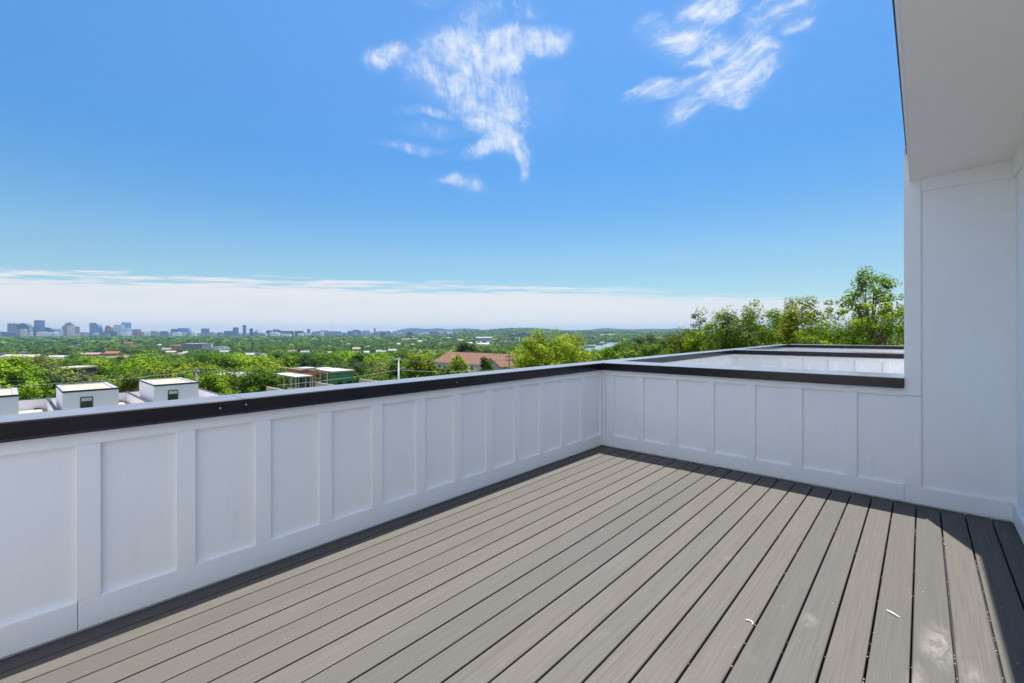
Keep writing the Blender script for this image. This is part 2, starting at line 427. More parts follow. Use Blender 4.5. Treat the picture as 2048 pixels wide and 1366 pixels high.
def green_board():
    m, T, p = base_mat('green_sheathing_board')
    co = T.new('ShaderNodeTexCoord').outputs['Object']
    x, y, z = T.sep(co)
    h = T.m('ADD', x, y)
    seam = T.m('MAXIMUM', T.m('LESS_THAN', T.m('FRACT', T.m('MULTIPLY', h, 1 / 1.22)), .06), T.m('LESS_THAN', T.m('FRACT', T.m('MULTIPLY', z, 1 / 2.44)), .035))
    n = T.noise(co, .8, 4)
    c = T.mix(T.ss(n, .3, .7), (.03, .17, .07, 1), (.055, .24, .10, 1))
    T.l.new(T.mix(T.m('MULTIPLY', seam, .7), c, (.015, .05, .02, 1)), p.inputs['Base Color']); p.inputs['Roughness'].default_value = .6
    return m
def water_mat():
    m, T, p = base_mat('river_water')
    p.inputs['Base Color'].default_value = (.10, .17, .20, 1); p.inputs['Roughness'].default_value = .16
    b = T.new('ShaderNodeBump'); b.inputs['Strength'].default_value = .15; b.inputs['Distance'].default_value = .3
    T.l.new(T.noise(T.new('ShaderNodeTexCoord').outputs['Object'], .3, 4), b.inputs['Height']); T.l.new(b.outputs[0], p.inputs['Normal'])
    return m
def hill_mat():
    m, T, p = base_mat('wooded_hill')
    co = T.new('ShaderNodeTexCoord').outputs['Object']
    n = T.noise(co, .012, 6, .65)
    T.l.new(T.mix(T.ss(n, .35, .65), (.008, .020, .024, 1), (.016, .034, .036, 1)), p.inputs['Base Color']); p.inputs['Roughness'].default_value = .95
    p.inputs['Specular IOR Level'].default_value = .05
    return m
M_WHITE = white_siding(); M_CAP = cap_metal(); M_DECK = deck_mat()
M_SOFFIT = simple('painted_soffit', (.89, .85, .79), .7, var=.03, scale=1.2, bump=.12)
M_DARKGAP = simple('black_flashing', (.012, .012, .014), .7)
M_GROUND = ground_mat(); M_WATER = water_mat(); M_HILL = hill_mat()
M_STUCCO = simple('white_stucco', (.79, .765, .805), .75, var=.04, scale=.8)
M_CREAM = simple('cream_roof_membrane', (.30, .272, .22), .8, var=.06, scale=.6)
M_RIM = simple('pale_metal_rim', (.25, .256, .275), .6, var=.05)
M_TRIM = simple('dark_metal_trim', (.03, .035, .035), .45)
M_GLASS = simple('dark_window_glass', (.03, .05, .045), .08, var=.3, scale=.4)
M_SHADE = simple('roller_blind', (.55, .53, .47), .8)
M_ROOFW = simple('white_roof_membrane', (.31, .305, .30), .8, var=.06, scale=.3)
M_GREEN = green_board(); M_RUST = simple('primer_red_steel', (.28, .095, .04), .7, var=.25, scale=.7)
M_TIMBER = simple('raw_timber', (.52, .35, .16), .8, var=.2, scale=1)
M_STEEL = simple('galvanised_steel', (.58, .59, .58), .5, .3)
M_TILE = roof_tiles(); M_BRICK = bricks()
M_SIDING = simple('beige_lap_siding', (.60, .56, .50), .8, var=.05); M_GREYSIDE = simple('grey_lap_siding', (.36, .36, .37), .8, var=.06)
M_WFRAME = simple('white_window_frame', (.8, .8, .78), .6)
M_BARK = simple('grey_brown_bark', (.11, .085, .06), .9, var=.35, scale=4)
M_POLEW = simple('weathered_pole_wood', (.24, .22, .20), .9, var=.2); M_POLED = simple('tarred_pole_wood', (.05, .042, .036), .9, var=.2)
M_POLEG = simple('pale_concrete_pole', (.55, .54, .52), .8, var=.1)
M_WIRE = simple('weathered_wire', (.16, .16, .16), .5)
M_WIREL = simple('bright_wire', (.5, .5, .48), .4)
M_CER = simple('grey_ceramic', (.25, .22, .2), .3)
M_CONC = simple('pale_concrete', (.5, .48, .44), .85, var=.1, scale=.3)
M_ASPH = simple('asphalt', (.06, .06, .062), .9)
M_DARKWALL = simple('dark_stained_wall', (.045, .035, .03), .8)
FOL = {
 'mid':   foliage('leaf_mid_green', (.024, .056, .005), (.135, .205, .010)),
 'dark':  foliage('leaf_dark_green', (.010, .028, .006), (.055, .100, .010)),
 'lime':  foliage('leaf_lime_green', (.055, .10, .004), (.255, .325, .008)),
 'yellow': foliage('leaf_yellow_green', (.11, .155, .006), (.38, .46, .014)),
 'olive': foliage('leaf_olive_green', (.045, .065, .014), (.20, .225, .05)),
}

# ------------------------------------------------------------------ the deck and its parapets
U0, V0 = 5.263, 3.134            # front faces of the trim on the two parapets
CAPZ0, CAPZ1 = 1.008, 1.093
PITCH, GAP0 = 0.1494, 0.0388
def build_deck():
    quads, tints, vs, fs = [], [], [], []
    rnd = random.Random(4)
    me_v, me_f, tv = [], [], []
    xa, xb = -3.0, U0 + .012
    k0 = math.ceil((-.545 - GAP0) / PITCH); k = k0 - 1
    while GAP0 + k * PITCH < V0 + .012:
        y0 = max(GAP0 + k * PITCH + .0044, -.547); y1 = min(GAP0 + (k + 1) * PITCH - .0044, V0 + .012)
        if y1 - y0 > .01:
            c, ch, z1 = 0, .0045, rnd.uniform(-.0008, .0008)
            prof = [(y0, -.024), (y0, z1 - ch), (y0 + ch * .35, z1 - ch * .3), (y0 + ch, z1), (y1 - ch, z1), (y1 - ch * .35, z1 - ch * .3), (y1, z1 - ch), (y1, -.024)]
            o = len(me_v); n = len(prof)
            me_v += [(xa, p[0], p[1]) for p in prof] + [(xb - rnd.uniform(0, .004), p[0], p[1]) for p in prof]
            f = [tuple(o + i for i in range(n - 1, -1, -1)), tuple(o + n + i for i in range(n))]
            f += [(o + i, o + (i + 1) % n, o + n + (i + 1) % n, o + n + i) for i in range(n)]
            f = [tuple(reversed(q)) for q in f]
            me_f += f; t = rnd.random(); tv += [t] * len(f)
        k += 1
    me = bpy.data.meshes.new('deck'); me.from_pydata(me_v, [], me_f); me.update(); me.materials.append(M_DECK)
    at = me.attributes.new('tint', 'FLOAT', 'FACE'); at.data.foreach_set('value', tv)
    bm_fix(me)
    o = bpy.data.objects.new('deck', me); COL.objects.link(o); tag(o, kind='structure')
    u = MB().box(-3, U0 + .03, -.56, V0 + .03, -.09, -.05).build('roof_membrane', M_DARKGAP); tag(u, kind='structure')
def bm_fix(me):
    import bmesh
    b = bmesh.new(); b.from_mesh(me); bmesh.ops.recalc_face_normals(b, faces=b.faces); b.to_mesh(me); b.free()
build_deck()

BT, BW = .025, .092             # batten thickness and width
def cap_profile(i, o):          # across the wall: i = inner face, o = outer face (i < o or i > o)
    s = 1 if o > i else -1
    return [(i, CAPZ0), (i - s * .006, CAPZ0 - .006), (i - s * .006, CAPZ0 - .002), (i, CAPZ0 + .006), (i, CAPZ1 - .006), (i + s * .006, CAPZ1),
            (o - s * .006, CAPZ1 + .006), (o, CAPZ1), (o, CAPZ0 - .006), (o - s * .02, CAPZ0 - .006), (o - s * .02, CAPZ0 + .002), (i + s * .006, CAPZ0 + .002)]
def wall_along_u(ua, ub, battens, label, seams=(), screws=(), corner=True, base_joint=None):
    t = thing('parapet_wall', (ua, V0, 0), label, 'parapet wall')
    MB().box(ua, ub, V0 + BT, V0 + .185, -.06, CAPZ0 + .0005).build('panel', M_WHITE, t, True)
    b = MB()
    if base_joint: b.box(ua, base_joint - .0012, V0, V0 + BT + .002, .013, .156).box(base_joint + .0012, ub - .001, V0 + .0006, V0 + BT + .002, .013, .156)
    else: b.box(ua, ub - .001, V0, V0 + BT + .002, .013, .156)
    b.build('base_trim', M_WHITE, t, True, .0025)
    MB().box(ua, ub - .001, V0 + .001, V0 + BT + .002, .937, CAPZ0 - .002).build('top_trim', M_WHITE, t, True, .0025)
    for x1 in battens:
        MB().box(x1 - BW, x1, V0 + .0015, V0 + BT + .002, .1562, .9368).build('batten', M_WHITE, t, True, .0025)
    if corner: MB().box(ub - .036, ub - .001, V0 - .004, V0 + BT + .002, .012, CAPZ0 - .003).build('corner_board', M_WHITE, t, True, .002)
    c = MB(); i, o = V0 - .026, V0 + .20
    edges = [ua] + list(seams) + [ub]
    for a_, b_ in zip(edges[:-1], edges[1:]):
        c.prism(cap_profile(i, o), 0, a_ + (.0008 if a_ != ua else 0), b_)
        if b_ != ub: c.prism([(p[0] + (-.0014 if p[0] < V0 else .0014), p[1] + (.0014 if p[1] > 1.04 else -.0008)) for p in cap_profile(i, o)], 0, b_ - .04, b_ + .001)
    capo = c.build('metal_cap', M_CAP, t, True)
    bm_fix(capo.data)
    for sx, sz in screws:
        MB().tube([(sx, i + .003, sz), (sx, i - .004, sz)], [.006, .0045], 8).build('screw', M_STEEL, capo, False).location = (0, 0, 0)
    for ch in capo.children:
        for v in ch.data.vertices: v.co -= Vector((ua, V0, 0))
    return t
left_b = [.3317 + .4112 * k for k in range(-8, 12)]
wall_along_u(-.7495, U0, [q for q in left_b if q > -.6], 'long white board-and-batten parapet with black metal cap along the left edge of the deck',
             seams=(1.02,), screws=((.86, 1.05), (1.0, 1.055), (2.72, 1.05)), base_joint=.245)

def wall_along_v(uf, va, vb, battens, label, capw=.417):
    t = thing('parapet_wall', (uf, vb, 0), label, 'parapet wall')
    MB().box(uf + BT, uf + capw - .05, va - .0185, vb + .185, -.06, CAPZ0 + .0005).build('panel', M_WHITE, t, True)
    MB().box(uf, uf + BT + .002, va, vb - .001, .013, .156).build('base_trim', M_WHITE, t, True, .0025)
    MB().box(uf + .001, uf + BT + .002, va, vb - .001, .937, CAPZ0 - .002).build('top_trim', M_WHITE, t, True, .0025)
    for y in battens:
        MB().box(uf + .0015, uf + BT + .002, y, y + BW, .1562, .9368).build('batten', M_WHITE, t, True, .0025)
    MB().box(uf - .003, uf + BT + .002, vb - .04, vb - .005, .012, CAPZ0 - .003).build('corner_board', M_WHITE, t, True, .002)
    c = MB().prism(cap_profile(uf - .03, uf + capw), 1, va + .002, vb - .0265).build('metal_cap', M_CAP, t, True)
    bm_fix(c.data)
    return t
VT = .117                        # where the tall wall ends
rb = [2.965, 2.553, 2.138, 1.721, 1.303, .8806, .448]
wall_along_v(U0, VT, V0, rb, 'white board-and-batten parapet with black cap between the deck corner and the tall wall')
# neighbouring terraces further along the same row
UA, UB_ = U0 + 5.62, U0 + 11.2
lb = lambda a, b: [a + .41 * k for k in range(1, int((b - a) / .41) + 1)]
wall_along_u(U0 + .0005, UA, lb(U0 + .42, UA - .1), 'white outer parapet of the next terrace, just past the deck corner', corner=True)
wall_along_u(UA + .0005, UB_, lb(UA + .42, UB_ - .1), 'white outer parapet of the farthest terrace, running on to the trees', corner=True)
nb = [V0 - .17 - .42 * k for k in range(9)]
wall_along_v(UA, VT - .5, V0, nb, 'white batten party wall of the next terrace, behind the near black cap')
wall_along_v(UB_, VT - .5, V0, nb, 'farthest white party wall with thin black cap, in front of the tall trees')
for ua, ub, nm in ((U0 + .4, UA, 0), (UA + .4, UB_, 1)):
    o = MB().box(ua, ub, VT - .6, V0 + .03, -.09, -.004).build('terrace_floor', M_DECK); tag(o, kind='structure')

def build_house():
    h = thing('house', (U0, -.549, 0), 'white house wall with deep grey soffit rising at the right end of the deck', 'house')
    VW = -.549; VF = .079
    w = MB()
    w.box(U0 + BT, U0 + .367, -5.0, VT - .019, -.06, 3.12)            # the tall end wall
    w.box(-6.0, U0 + BT - .001, -5.0, VW, -.06, 2.95)                # the wall beside the viewer
    w.box(-1.0, -.75, -4.99, V0 + .19, -.061, 3.13)                          # unseen end wall behind the viewer, made tall to bounce sun onto the parapets
    w.build('wall', M_WHITE, h, True)
    MB().box(U0 + .0015, U0 + .35, VT - .111, VT, .940, 3.11).build('corner_board', M_WHITE, h, True, .003)
    MB().box(U0 + .0015, U0 + BT + .003, VT - .111, VT - .001, .1575, .9365).build('corner_board', M_WHITE, h, True, .0025)
    MB().box(U0 + .0005, U0 + BT + .003, VW + .001, VT - .001, .013, .157).build('base_trim', M_WHITE, h, True, .0025)
    MB().box(U0 + .001, U0 + BT + .003, VW + .001, VT - .112, 2.705, 2.90).build('top_trim', M_WHITE, h, True, .0025)
    MB().box(-6, U0 - .001, VW + .0005, VW + BT, .013, .157).build('base_trim', M_WHITE, h, True, .0025)
    MB().box(-6, U0 - .001, VW + .0005, VW + BT, 2.70, 2.86).build('top_trim', M_WHITE, h, True, .0025)
    s = MB()
    s.prism([(VW - .05, 2.843), (.066, 2.802), (.066, 2.86), (VW - .05, 2.90)], 0, -6, U0 + .0005)
    s.build('soffit', M_SOFFIT, h, True)
    MB().box(-6, U0 + .001, VF - .013, VF, 2.796, 3.10).build('fascia', M_WHITE, h, True, .002)
    r = MB(); r.prism([(VF - .09, 3.105), (VF + .012, 3.095), (VF + .012, 3.135), (-5.3, 4.2), (-5.3, 4.15)], 0, -6, U0 - .012)
    r.build('roof', M_TRIM, h, True)
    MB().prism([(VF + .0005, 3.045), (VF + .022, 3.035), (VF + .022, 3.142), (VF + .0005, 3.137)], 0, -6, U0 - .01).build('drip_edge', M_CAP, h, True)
    b = MB().box(-6, UB_ + .36, -9, V0 + .19, -14, -.10).build('lower_storeys', M_STUCCO, h, True)
build_house()

# small litter on the boards
def curl(name, c, r, a0, a1, w, label, cat, rz):
    m = MB(); n = 10; vs = []
    for k in range(n + 1):
        t = a0 + (a1 - a0) * k / n
        for zz in (0.0, w): vs.append((c[0] + r * math.cos(t) * (1 + .1 * k / n), c[1] + r * math.sin(t), .0025 + zz))
    fs = [(2 * k, 2 * k + 2, 2 * k + 3, 2 * k + 1) for k in range(n)]
    m.add(vs, fs); o = m.build(name, simple('white_plastic', (.85, .85, .83), .4))
    s = o.modifiers.new('s', 'SOLIDIFY'); s.thickness = .0035
    tag(o, label, cat); return o
def on_deck(px, py):
    d = H * F / (py - 664.1 + 0.00185 * (px - 1024)); p = pt(px, py, d); return (p.x, p.y)
c1 = on_deck(1496, 1247)
curl('plastic_shaving', c1, .021, -1.9, .9, .006, 'curled white plastic shaving on the grey boards', 'shaving', 0)
a_, b_ = on_deck(1772, 1222), on_deck(1799, 1237)
o = MB().tube([(a_[0], a_[1], .007), ((a_[0] + b_[0]) / 2, (a_[1] + b_[1]) / 2 + .004, .008), (b_[0], b_[1], .006)], [.002, .0042, .0014], 6).build('caulk_sliver', simple('white_caulk', (.85, .84, .82), .5))
tag(o, 'straight white sliver lying on a board near the right wall', 'sliver')
lf = on_deck(1889, 1090)
o = MB().add([(lf[0] - .014, lf[1], .003), (lf[0], lf[1] - .008, .008), (lf[0] + .016, lf[1] + .002, .004), (lf[0] + .002, lf[1] + .010, .007)], [(0, 1, 2, 3)]).build('dry_leaf', simple('dry_leaf_brown', (.30, .12, .05), .8))
o.modifiers.new('s', 'SOLIDIFY').thickness = .002
tag(o, 'small dry brown leaf beside a board gap', 'leaf')
def grit():
    rnd = random.Random(9); m = MB()
    for k in range(110):
        kk = rnd.choice([-2, -2, -1, -1, 0, 0, 1, 1, 2, 3, 4, 5])
        y = GAP0 + kk * PITCH + rnd.uniform(-.002, .002); x = rnd.uniform(1.9, 4.9)
        s = rnd.uniform(.001, .0026); z = -.004
        if rnd.random() < .3: y += rnd.uniform(-.07, .07); z = .0015
        m.tube([(x - s, y, z), (x, y + s * .4, z + s * .6), (x + s * rnd.uniform(1, 2), y - s * .5, z)], [s * .4, s, s * .4], 5)
    tag(m.build('grit', simple('pale_grit', (.7, .67, .6), .8)), 'pale grit caught in the gaps between the boards', 'grit', kind='stuff')
grit()

# ------------------------------------------------------------------ ground, river, hills
def build_ground():
    rings = np.concatenate([[8, 16], np.geomspace(24, 15000, 92)]); na = 260
    th = np.linspace(0, 2 * np.pi, na, endpoint=False)
    rr, tt = np.meshgrid(rings, th, indexing='ij')
    x, y = rr * np.cos(tt), rr * np.sin(tt); z = ground(x, y)
    v = np.stack([x, y, z], -1).reshape(-1, 3).tolist() + [(0, 0, -10.5)]
    f = [(i * na + k, i * na + (k + 1) % na, (i + 1) * na + (k + 1) % na, (i + 1) * na + k) for i in range(len(rings) - 1) for k in range(na)]
    f = [tuple(reversed(q)) for q in f] + [((k + 1) % na, k, len(v) - 1) for k in range(na)]
    m = MB(); m.v = v; m.f = f; o = m.build('ground', M_GROUND, smooth=True); bm_fix(o.data); tag(o, kind='structure')
    if o.data.polygons[0].normal.z < 0: o.data.flip_normals()
build_ground()
RIVER = [(1152, 704), (1192, 704), (1246, 693), (1250, 687), (1221, 686.6), (1196, 690), (1160, 693.6)]
def build_river():
    pts = []
    for px, py in RIVER:
        r_ = reach(px, py); p = pt(px, py, r_); pts.append((p.x, p.y))
    zmax = max(gz(*p) for p in pts)
    global RIV, RIVZ
    cx, cy = sum(p[0] for p in pts) / len(pts), sum(p[1] for p in pts) / len(pts)
    RIVZ = max(zmax, max(gz(cx + (p[0] - cx) * k, cy + (p[1] - cy) * k) for p in pts for k in (.2, .5, .8))) + .25
    m = MB().add([(p[0], p[1], RIVZ) for p in pts], [tuple(range(len(pts)))]); o = m.build('river', M_WATER); bm_fix(o.data)
    if o.data.polygons[0].normal.z < 0: o.data.flip_normals()
    tag(o, kind='structure'); RIV = pts
build_river()
def hills(prof, r0, depth, seed):
    rnd = random.Random(seed); px = [p[0] for p in prof]; py = [p[1] for p in prof]
    xs = np.linspace(px[0], px[-1], 400); ys = np.interp(xs, px, py)
    ys = ys + np.convolve(np.random.RandomState(seed).randn(400), np.ones(9) / 9, 'same') * .28
    m = MB(); rows = []
    for k, (fr, hh) in enumerate(((0, 0), (.25, .45), (.55, .85), (.8, 1.0), (1.1, .8), (1.7, 0))):
        row = []
        for i, (X, Y) in enumerate(zip(xs, ys)):
            top = pt(X, Y, r0 + depth * .8)
            p = pt(X, 664, r0 + depth * fr * (1 + .1 * math.sin(i * .11 + k)))
            bz = -60
            row.append((p.x, p.y, bz + (top.z - bz) * hh))
        rows.append(row)
    n = len(xs); m.v = [q for r_ in rows for q in r_]
    m.f = [(k * n + i, k * n + i + 1, (k + 1) * n + i + 1, (k + 1) * n + i) for k in range(5) for i in range(n - 1)]
    o = m.build('hills', M_HILL, smooth=True); bm_fix(o.data); tag(o, kind='structure')
hills([(-700, 667), (0, 667.3), (400, 666.5), (770, 665), (790, 662.5), (803, 659), (815, 656.6), (832, 656.2), (850, 657.8), (862, 657.2), (876, 656.2), (888, 657.4), (898, 659.6), (908, 657.4), (928, 656.6),
       (950, 657.8), (968, 660), (990, 658), (1040, 658.4), (1080, 658), (1112, 659.4), (1132, 661), (1162, 660.2), (1182, 659.4), (1200, 657.0), (1214, 656.4), (1232, 657.4), (1250, 658.6), (1280, 658.2), (1300, 657.4),
       (1330, 658), (1352, 656.6), (1380, 658.6), (1420, 657), (1460, 659), (1520, 657), (1600, 658), (1700, 656), (1850, 658), (2300, 656)], 9800, 2200, 3)

# ------------------------------------------------------------------ buildings near and far
BLD = []      # (px0, px1, visible top, visible base, reach) kept free of trees in front
def keep(px0, px1, y0, y1, r): BLD.append((px0, px1, y0, y1, r))
RZ = math.atan2(RIGHT.y, RIGHT.x)

def townhouse(i, ua, ub, stair, label, full):
    zt = -5.45; zd = -6.55; v0, v1 = (57.2, 69.0) if full else (56.2, 62.6)
    g = gz((ua + ub) / 2, 60) - 1.5
    t = thing('townhouse', ((ua + ub) / 2, v0, g), label, 'townhouse', 'townhouses in the row below the deck')
    MB().box(ua + .003, ub - .003, v0, v1 + .2, g, zd).build('wall', M_STUCCO, t, True)
    if full: MB().box(ua + .22, ub - .02, v0 + .02, v1 - .02, zd + .001, zd + .06).build('roof_deck', M_CREAM, t, True)
    else: MB().box(ua + .22, ub - .02, v0 + .24, v1 - .02, zd + .001, zd + .06).build('roof_deck', M_CREAM, t, True)
    rim = M_STUCCO
    if full:
      p = MB().box(ua + .003, ub - .003, v1 + .001, v1 + .2, zd + .001, zt).build('parapet', M_STUCCO, t, True)
      MB().box(ua - .02, ub - .003, v1 - .03, v1 + .23, zt + .002, zt + .07).build('coping', M_TRIM, p, True)
    vp = 68.9 if i == 4 else v1
    p = MB().box(ua + .003, ua + .2, v0, vp - .001, zd + .001, zt).build('parapet', M_STUCCO if full or i == 4 else M_CREAM, t, True)
    if full or i == 4: MB().box(ua - .03, ua + .23, v0, vp - .032, zt + .002, zt + .07).build('coping', M_TRIM, p, True)
    else:
        if i == 5: pass
        MB().box(ua + .003, ub - .003, v0 - .25, v0 - .001, zd + .001, zt + .14).build('parapet', M_CREAM, t, True)
    if full:
        MB().box(ub - .9, ub - .35, v1 - .35, v1 - .032, zd + .061, zd + .2).build('scupper', M_TRIM, t, True)
    if stair:
        a, b = stair
        s = MB().box(a, b, 58, 65.7, zd + .07, -3.95).build('stair_house', M_STUCCO, t, True)
        MB().box(a + .001, b - .001, 58.001, 58.35, -3.949, -3.82).box(a + .001, b - .001, 65.35, 65.699, -3.949, -3.82).box(a + .001, a + .35, 58.351, 65.349, -3.949, -3.82).box(b - .35, b - .001, 58.351, 65.349, -3.949, -3.82).build('parapet_top', M_RIM, s, True)
        m = MB().box(a - .05, b + .05, 57.95, 57.999, -3.96, -3.80).box(a - .05, b + .05, 65.701, 65.75, -3.96, -3.80).box(a - .05, a - .001, 58.0, 65.7, -3.93, -3.80).box(b + .001, b + .05, 58.0, 65.7, -3.93, -3.80)
        m.build('coping', M_TRIM, s, True)
        MB().box(a + .351, b - .351, 58.351, 65.349, -3.947, -3.88).build('roof', M_CREAM, s, True)
        wx = a + (b - a) * .41
        f = MB().box(wx - .43, wx + .43, 57.93, 57.999, -6.2, -4.46).build('window', M_TRIM, t, True)
        MB().box(wx - .37, wx + .37, 57.91, 57.929, -6.12, -4.53).build('pane', M_GLASS, f, True)
        MB().box(wx - .36, wx + .36, 57.895, 57.909, -4.86, -4.55).build('blind', M_SHADE, f, True)
ulist = [(-10, -3.5, (-9.4, -5.6)), (-3.5, 3.0, (-2.9, .85)), (3.0, 9.5, (3.56, 7.44)), (9.5, 16.0, (10.2, 14.0)), (16.0, 22.5, None), (22.5, 29.0, None), (29.0, 35.5, None), (35.5, 42, None)]
tl = ['white townhouse below, cut off by the left edge of the view', 'white townhouse whose stair house shows only its end at the left edge',
      'white townhouse with cream stair house roof, left of the two shown whole', 'white townhouse with the right-hand stair house, below the utility pole',
      'white townhouse roof terrace without a stair house, right of the stair houses', 'low white townhouse roof in front of the green construction site, left end', 'low white townhouse roof in front of the green walled construction site',
      'low townhouse roof at the right end of the row, beside the pale pole']
for i, (ua, ub, st) in enumerate(ulist): townhouse(i, ua, ub, st, tl[i], i < 4)
keep(0, 770, 750, 830, 75)

def construction():
    C = (62.6, 124.8); g = gz(60, 130) - .5
    t = thing('construction_building', (62.6, 124.8, g), 'unfinished building with green sheathing, white roof and rust red steel beams', 'building')
    zr = -9.6
    MB().box(62.6, 68.9, 124.8, 141.2, g, zr - .45).build('wall', M_GREEN, t, True)
    MB().box(62.3, 69.2, 124.5, 141.5, zr - .449, zr).build('roof', M_ROOFW, t, True)
    MB().box(60.2, 62.59, 133, 146, g, zr + .1).build('wall', M_GREEN, t, True)
    # openings
    for (a, z0, z1) in ((64.0, -14.2, -12.7), (66.9, -14.2, -12.7)):
        MB().box(a, a + 1.5, 124.76, 124.79, z0, z1).build('window_opening', M_DARKGAP, t, True)
    for v in (127, 130.2):
        MB().box(62.56, 62.59, v, v + 1.4, -14.4, -12.3).build('window_opening', M_DARKGAP, t, True)
    for v in (134.5, 137, 139.5, 142):
        MB().box(60.16, 60.19, v, v + 1.1, -14.8, -11.6).build('window_opening', M_DARKGAP, t, True)
    # canopy, joists, columns
    MB().box(52.4, 57.2, 125.2, 141, -10.75, -10.45).build('canopy_roof', M_ROOFW, t, True)
    MB().box(58.2, 62.2, 134, 140.5, -9.45, -9.0).build('canopy_roof', M_ROOFW, t, True)
    for k in range(11):
        v = 126.5 + k * 1.5
        MB().box(57.3, 62.3, v, v + .22, -10.5 + (.6 if v > 133 else 0), -10.1 + (.6 if v > 133 else 0)).build('roof_joist', M_RUST, t, True)
    MB().box(57.1, 57.35, 125.4, 144, -10.9, -10.3).build('edge_beam', M_RUST, t, True)
    MB().box(59.3, 59.6, 125.4, 133, -9.95, -9.5).build('edge_beam', M_RUST, t, True)
    MB().box(59.2, 59.5, 125.6, 132, -11.9, -11.5).build('edge_beam', M_RUST, t, True)
    MB().box(56.9, 57.2, 132, 150, -9.3, -9.1).build('edge_beam', M_TIMBER, t, True)
    for (u, v, zt) in ((52.8, 126, -10.75), (52.8, 129.5, -10.75), (57.3, 126, -10.9), (57.3, 130.5, -10.9), (57.3, 135, -10.9), (57.3, 139.5, -10.9), (59.45, 126, -9.96), (59.45, 129, -9.96), (59.45, 132.2, -9.96), (61, 124.9, -9.96), (52.8, 134, -10.75), (52.8, 138.5, -10.75)):
        MB().tube([(u, v, g), (u, v, zt)], .13, 8).build('column', M_STEEL, t, True)
    MB().box(56, 62, 125.3, 140, -15.3, -15.0).build('floor_slab', M_TIMBER, t, True)
    o = thing('flat_roof_building', (45, 144, g), 'white roofed building half hidden by the round tree left of the construction site', 'building')
    MB().box(41, 50, 133, 155, g, -10.85).build('wall', M_CONC, o, True)
    MB().box(40.7, 50.3, 132.7, 155.3, -10.849, -10.5).build('roof', M_ROOFW, o, True)
construction()
keep(545, 712, 732, 772, 133); keep(428, 492, 740, 752, 135)

def red_roof():
    ue, vb, va = 117.0, 148.0, 88.0; ze, zr = -10.5, -7.0; uw = 16.0; g = gz(122, 120) - 1
    t = thing('apartment_house', (ue, 118, g), 'long house with red shingle roof, beige upper wall and brick below', 'house')
    MB().box(ue, ue + uw, va, vb - .5, -13.4, ze).build('wall', M_SIDING, t, True)
    MB().box(ue - .02, ue + uw + .02, va, vb - .45, g, -13.401).build('brick_wall', M_BRICK, t, True)
    MB().prism([(ue - .7, ze - .12), (ue + uw / 2, zr), (ue + uw + .7, ze - .12), (ue + uw + .7, ze + .13), (ue + uw / 2, zr + .28), (ue - .7, ze + .13)], 1, va - .4, vb).build('roof', M_TILE, t, True)
    MB().prism([(ue + .02, ze - .02), (ue + uw / 2, zr - .05), (ue + uw - .02, ze - .02)], 1, va + .1, vb - .6).build('gable_wall', M_SIDING, t, True)
    MB().box(ue - .74, ue - .6, va - .3, vb - .05, ze - .2, ze + .0).build('gutter', M_WFRAME, t, True)
    for vc in (144.2, 141.2, 134, 131, 128.2, 125.2, 101, 98, 95):
        f = MB().box(ue - .06, ue - .001, vc - .75, vc + .75, -12.9, -11.2).build('window', M_WFRAME, t, True)
        MB().box(ue - .08, ue - .061, vc - .6, vc - .05, -12.75, -11.35).box(ue - .08, ue - .061, vc + .05, vc + .6, -12.75, -11.35).build('pane', M_GLASS, f, True)
    vc, hw = 111.2, 5.0
    MB().box(ue - 4, ue - .001, vc - hw + .3, vc + hw - .3, g, ze - .01).build('wing_wall', M_GREYSIDE, t, True)
    MB().prism([(vc - hw + .3, ze), (vc, zr - .9), (vc + hw - .3, ze)], 0, ue - 4, ue - .1).build('gable_wall', M_GREYSIDE, t, True)
    MB().prism([(vc - hw, ze - .15), (vc, zr - .75), (vc + hw, ze - .15), (vc + hw, ze + .08), (vc, zr - .5), (vc - hw, ze + .08)], 0, ue - 4.5, ue + 6.4).build('wing_roof', M_TILE, t, True)
    f = MB().box(ue - 4.07, ue - 4.001, vc - .8, vc + .8, -13.2, -11.6).build('window', M_WFRAME, t, True)
    MB().box(ue - 4.09, ue - 4.071, vc - .65, vc + .65, -13.05, -11.75).build('pane', M_GLASS, f, True)
red_roof()
keep(866, 1022, 704, 736, 170)

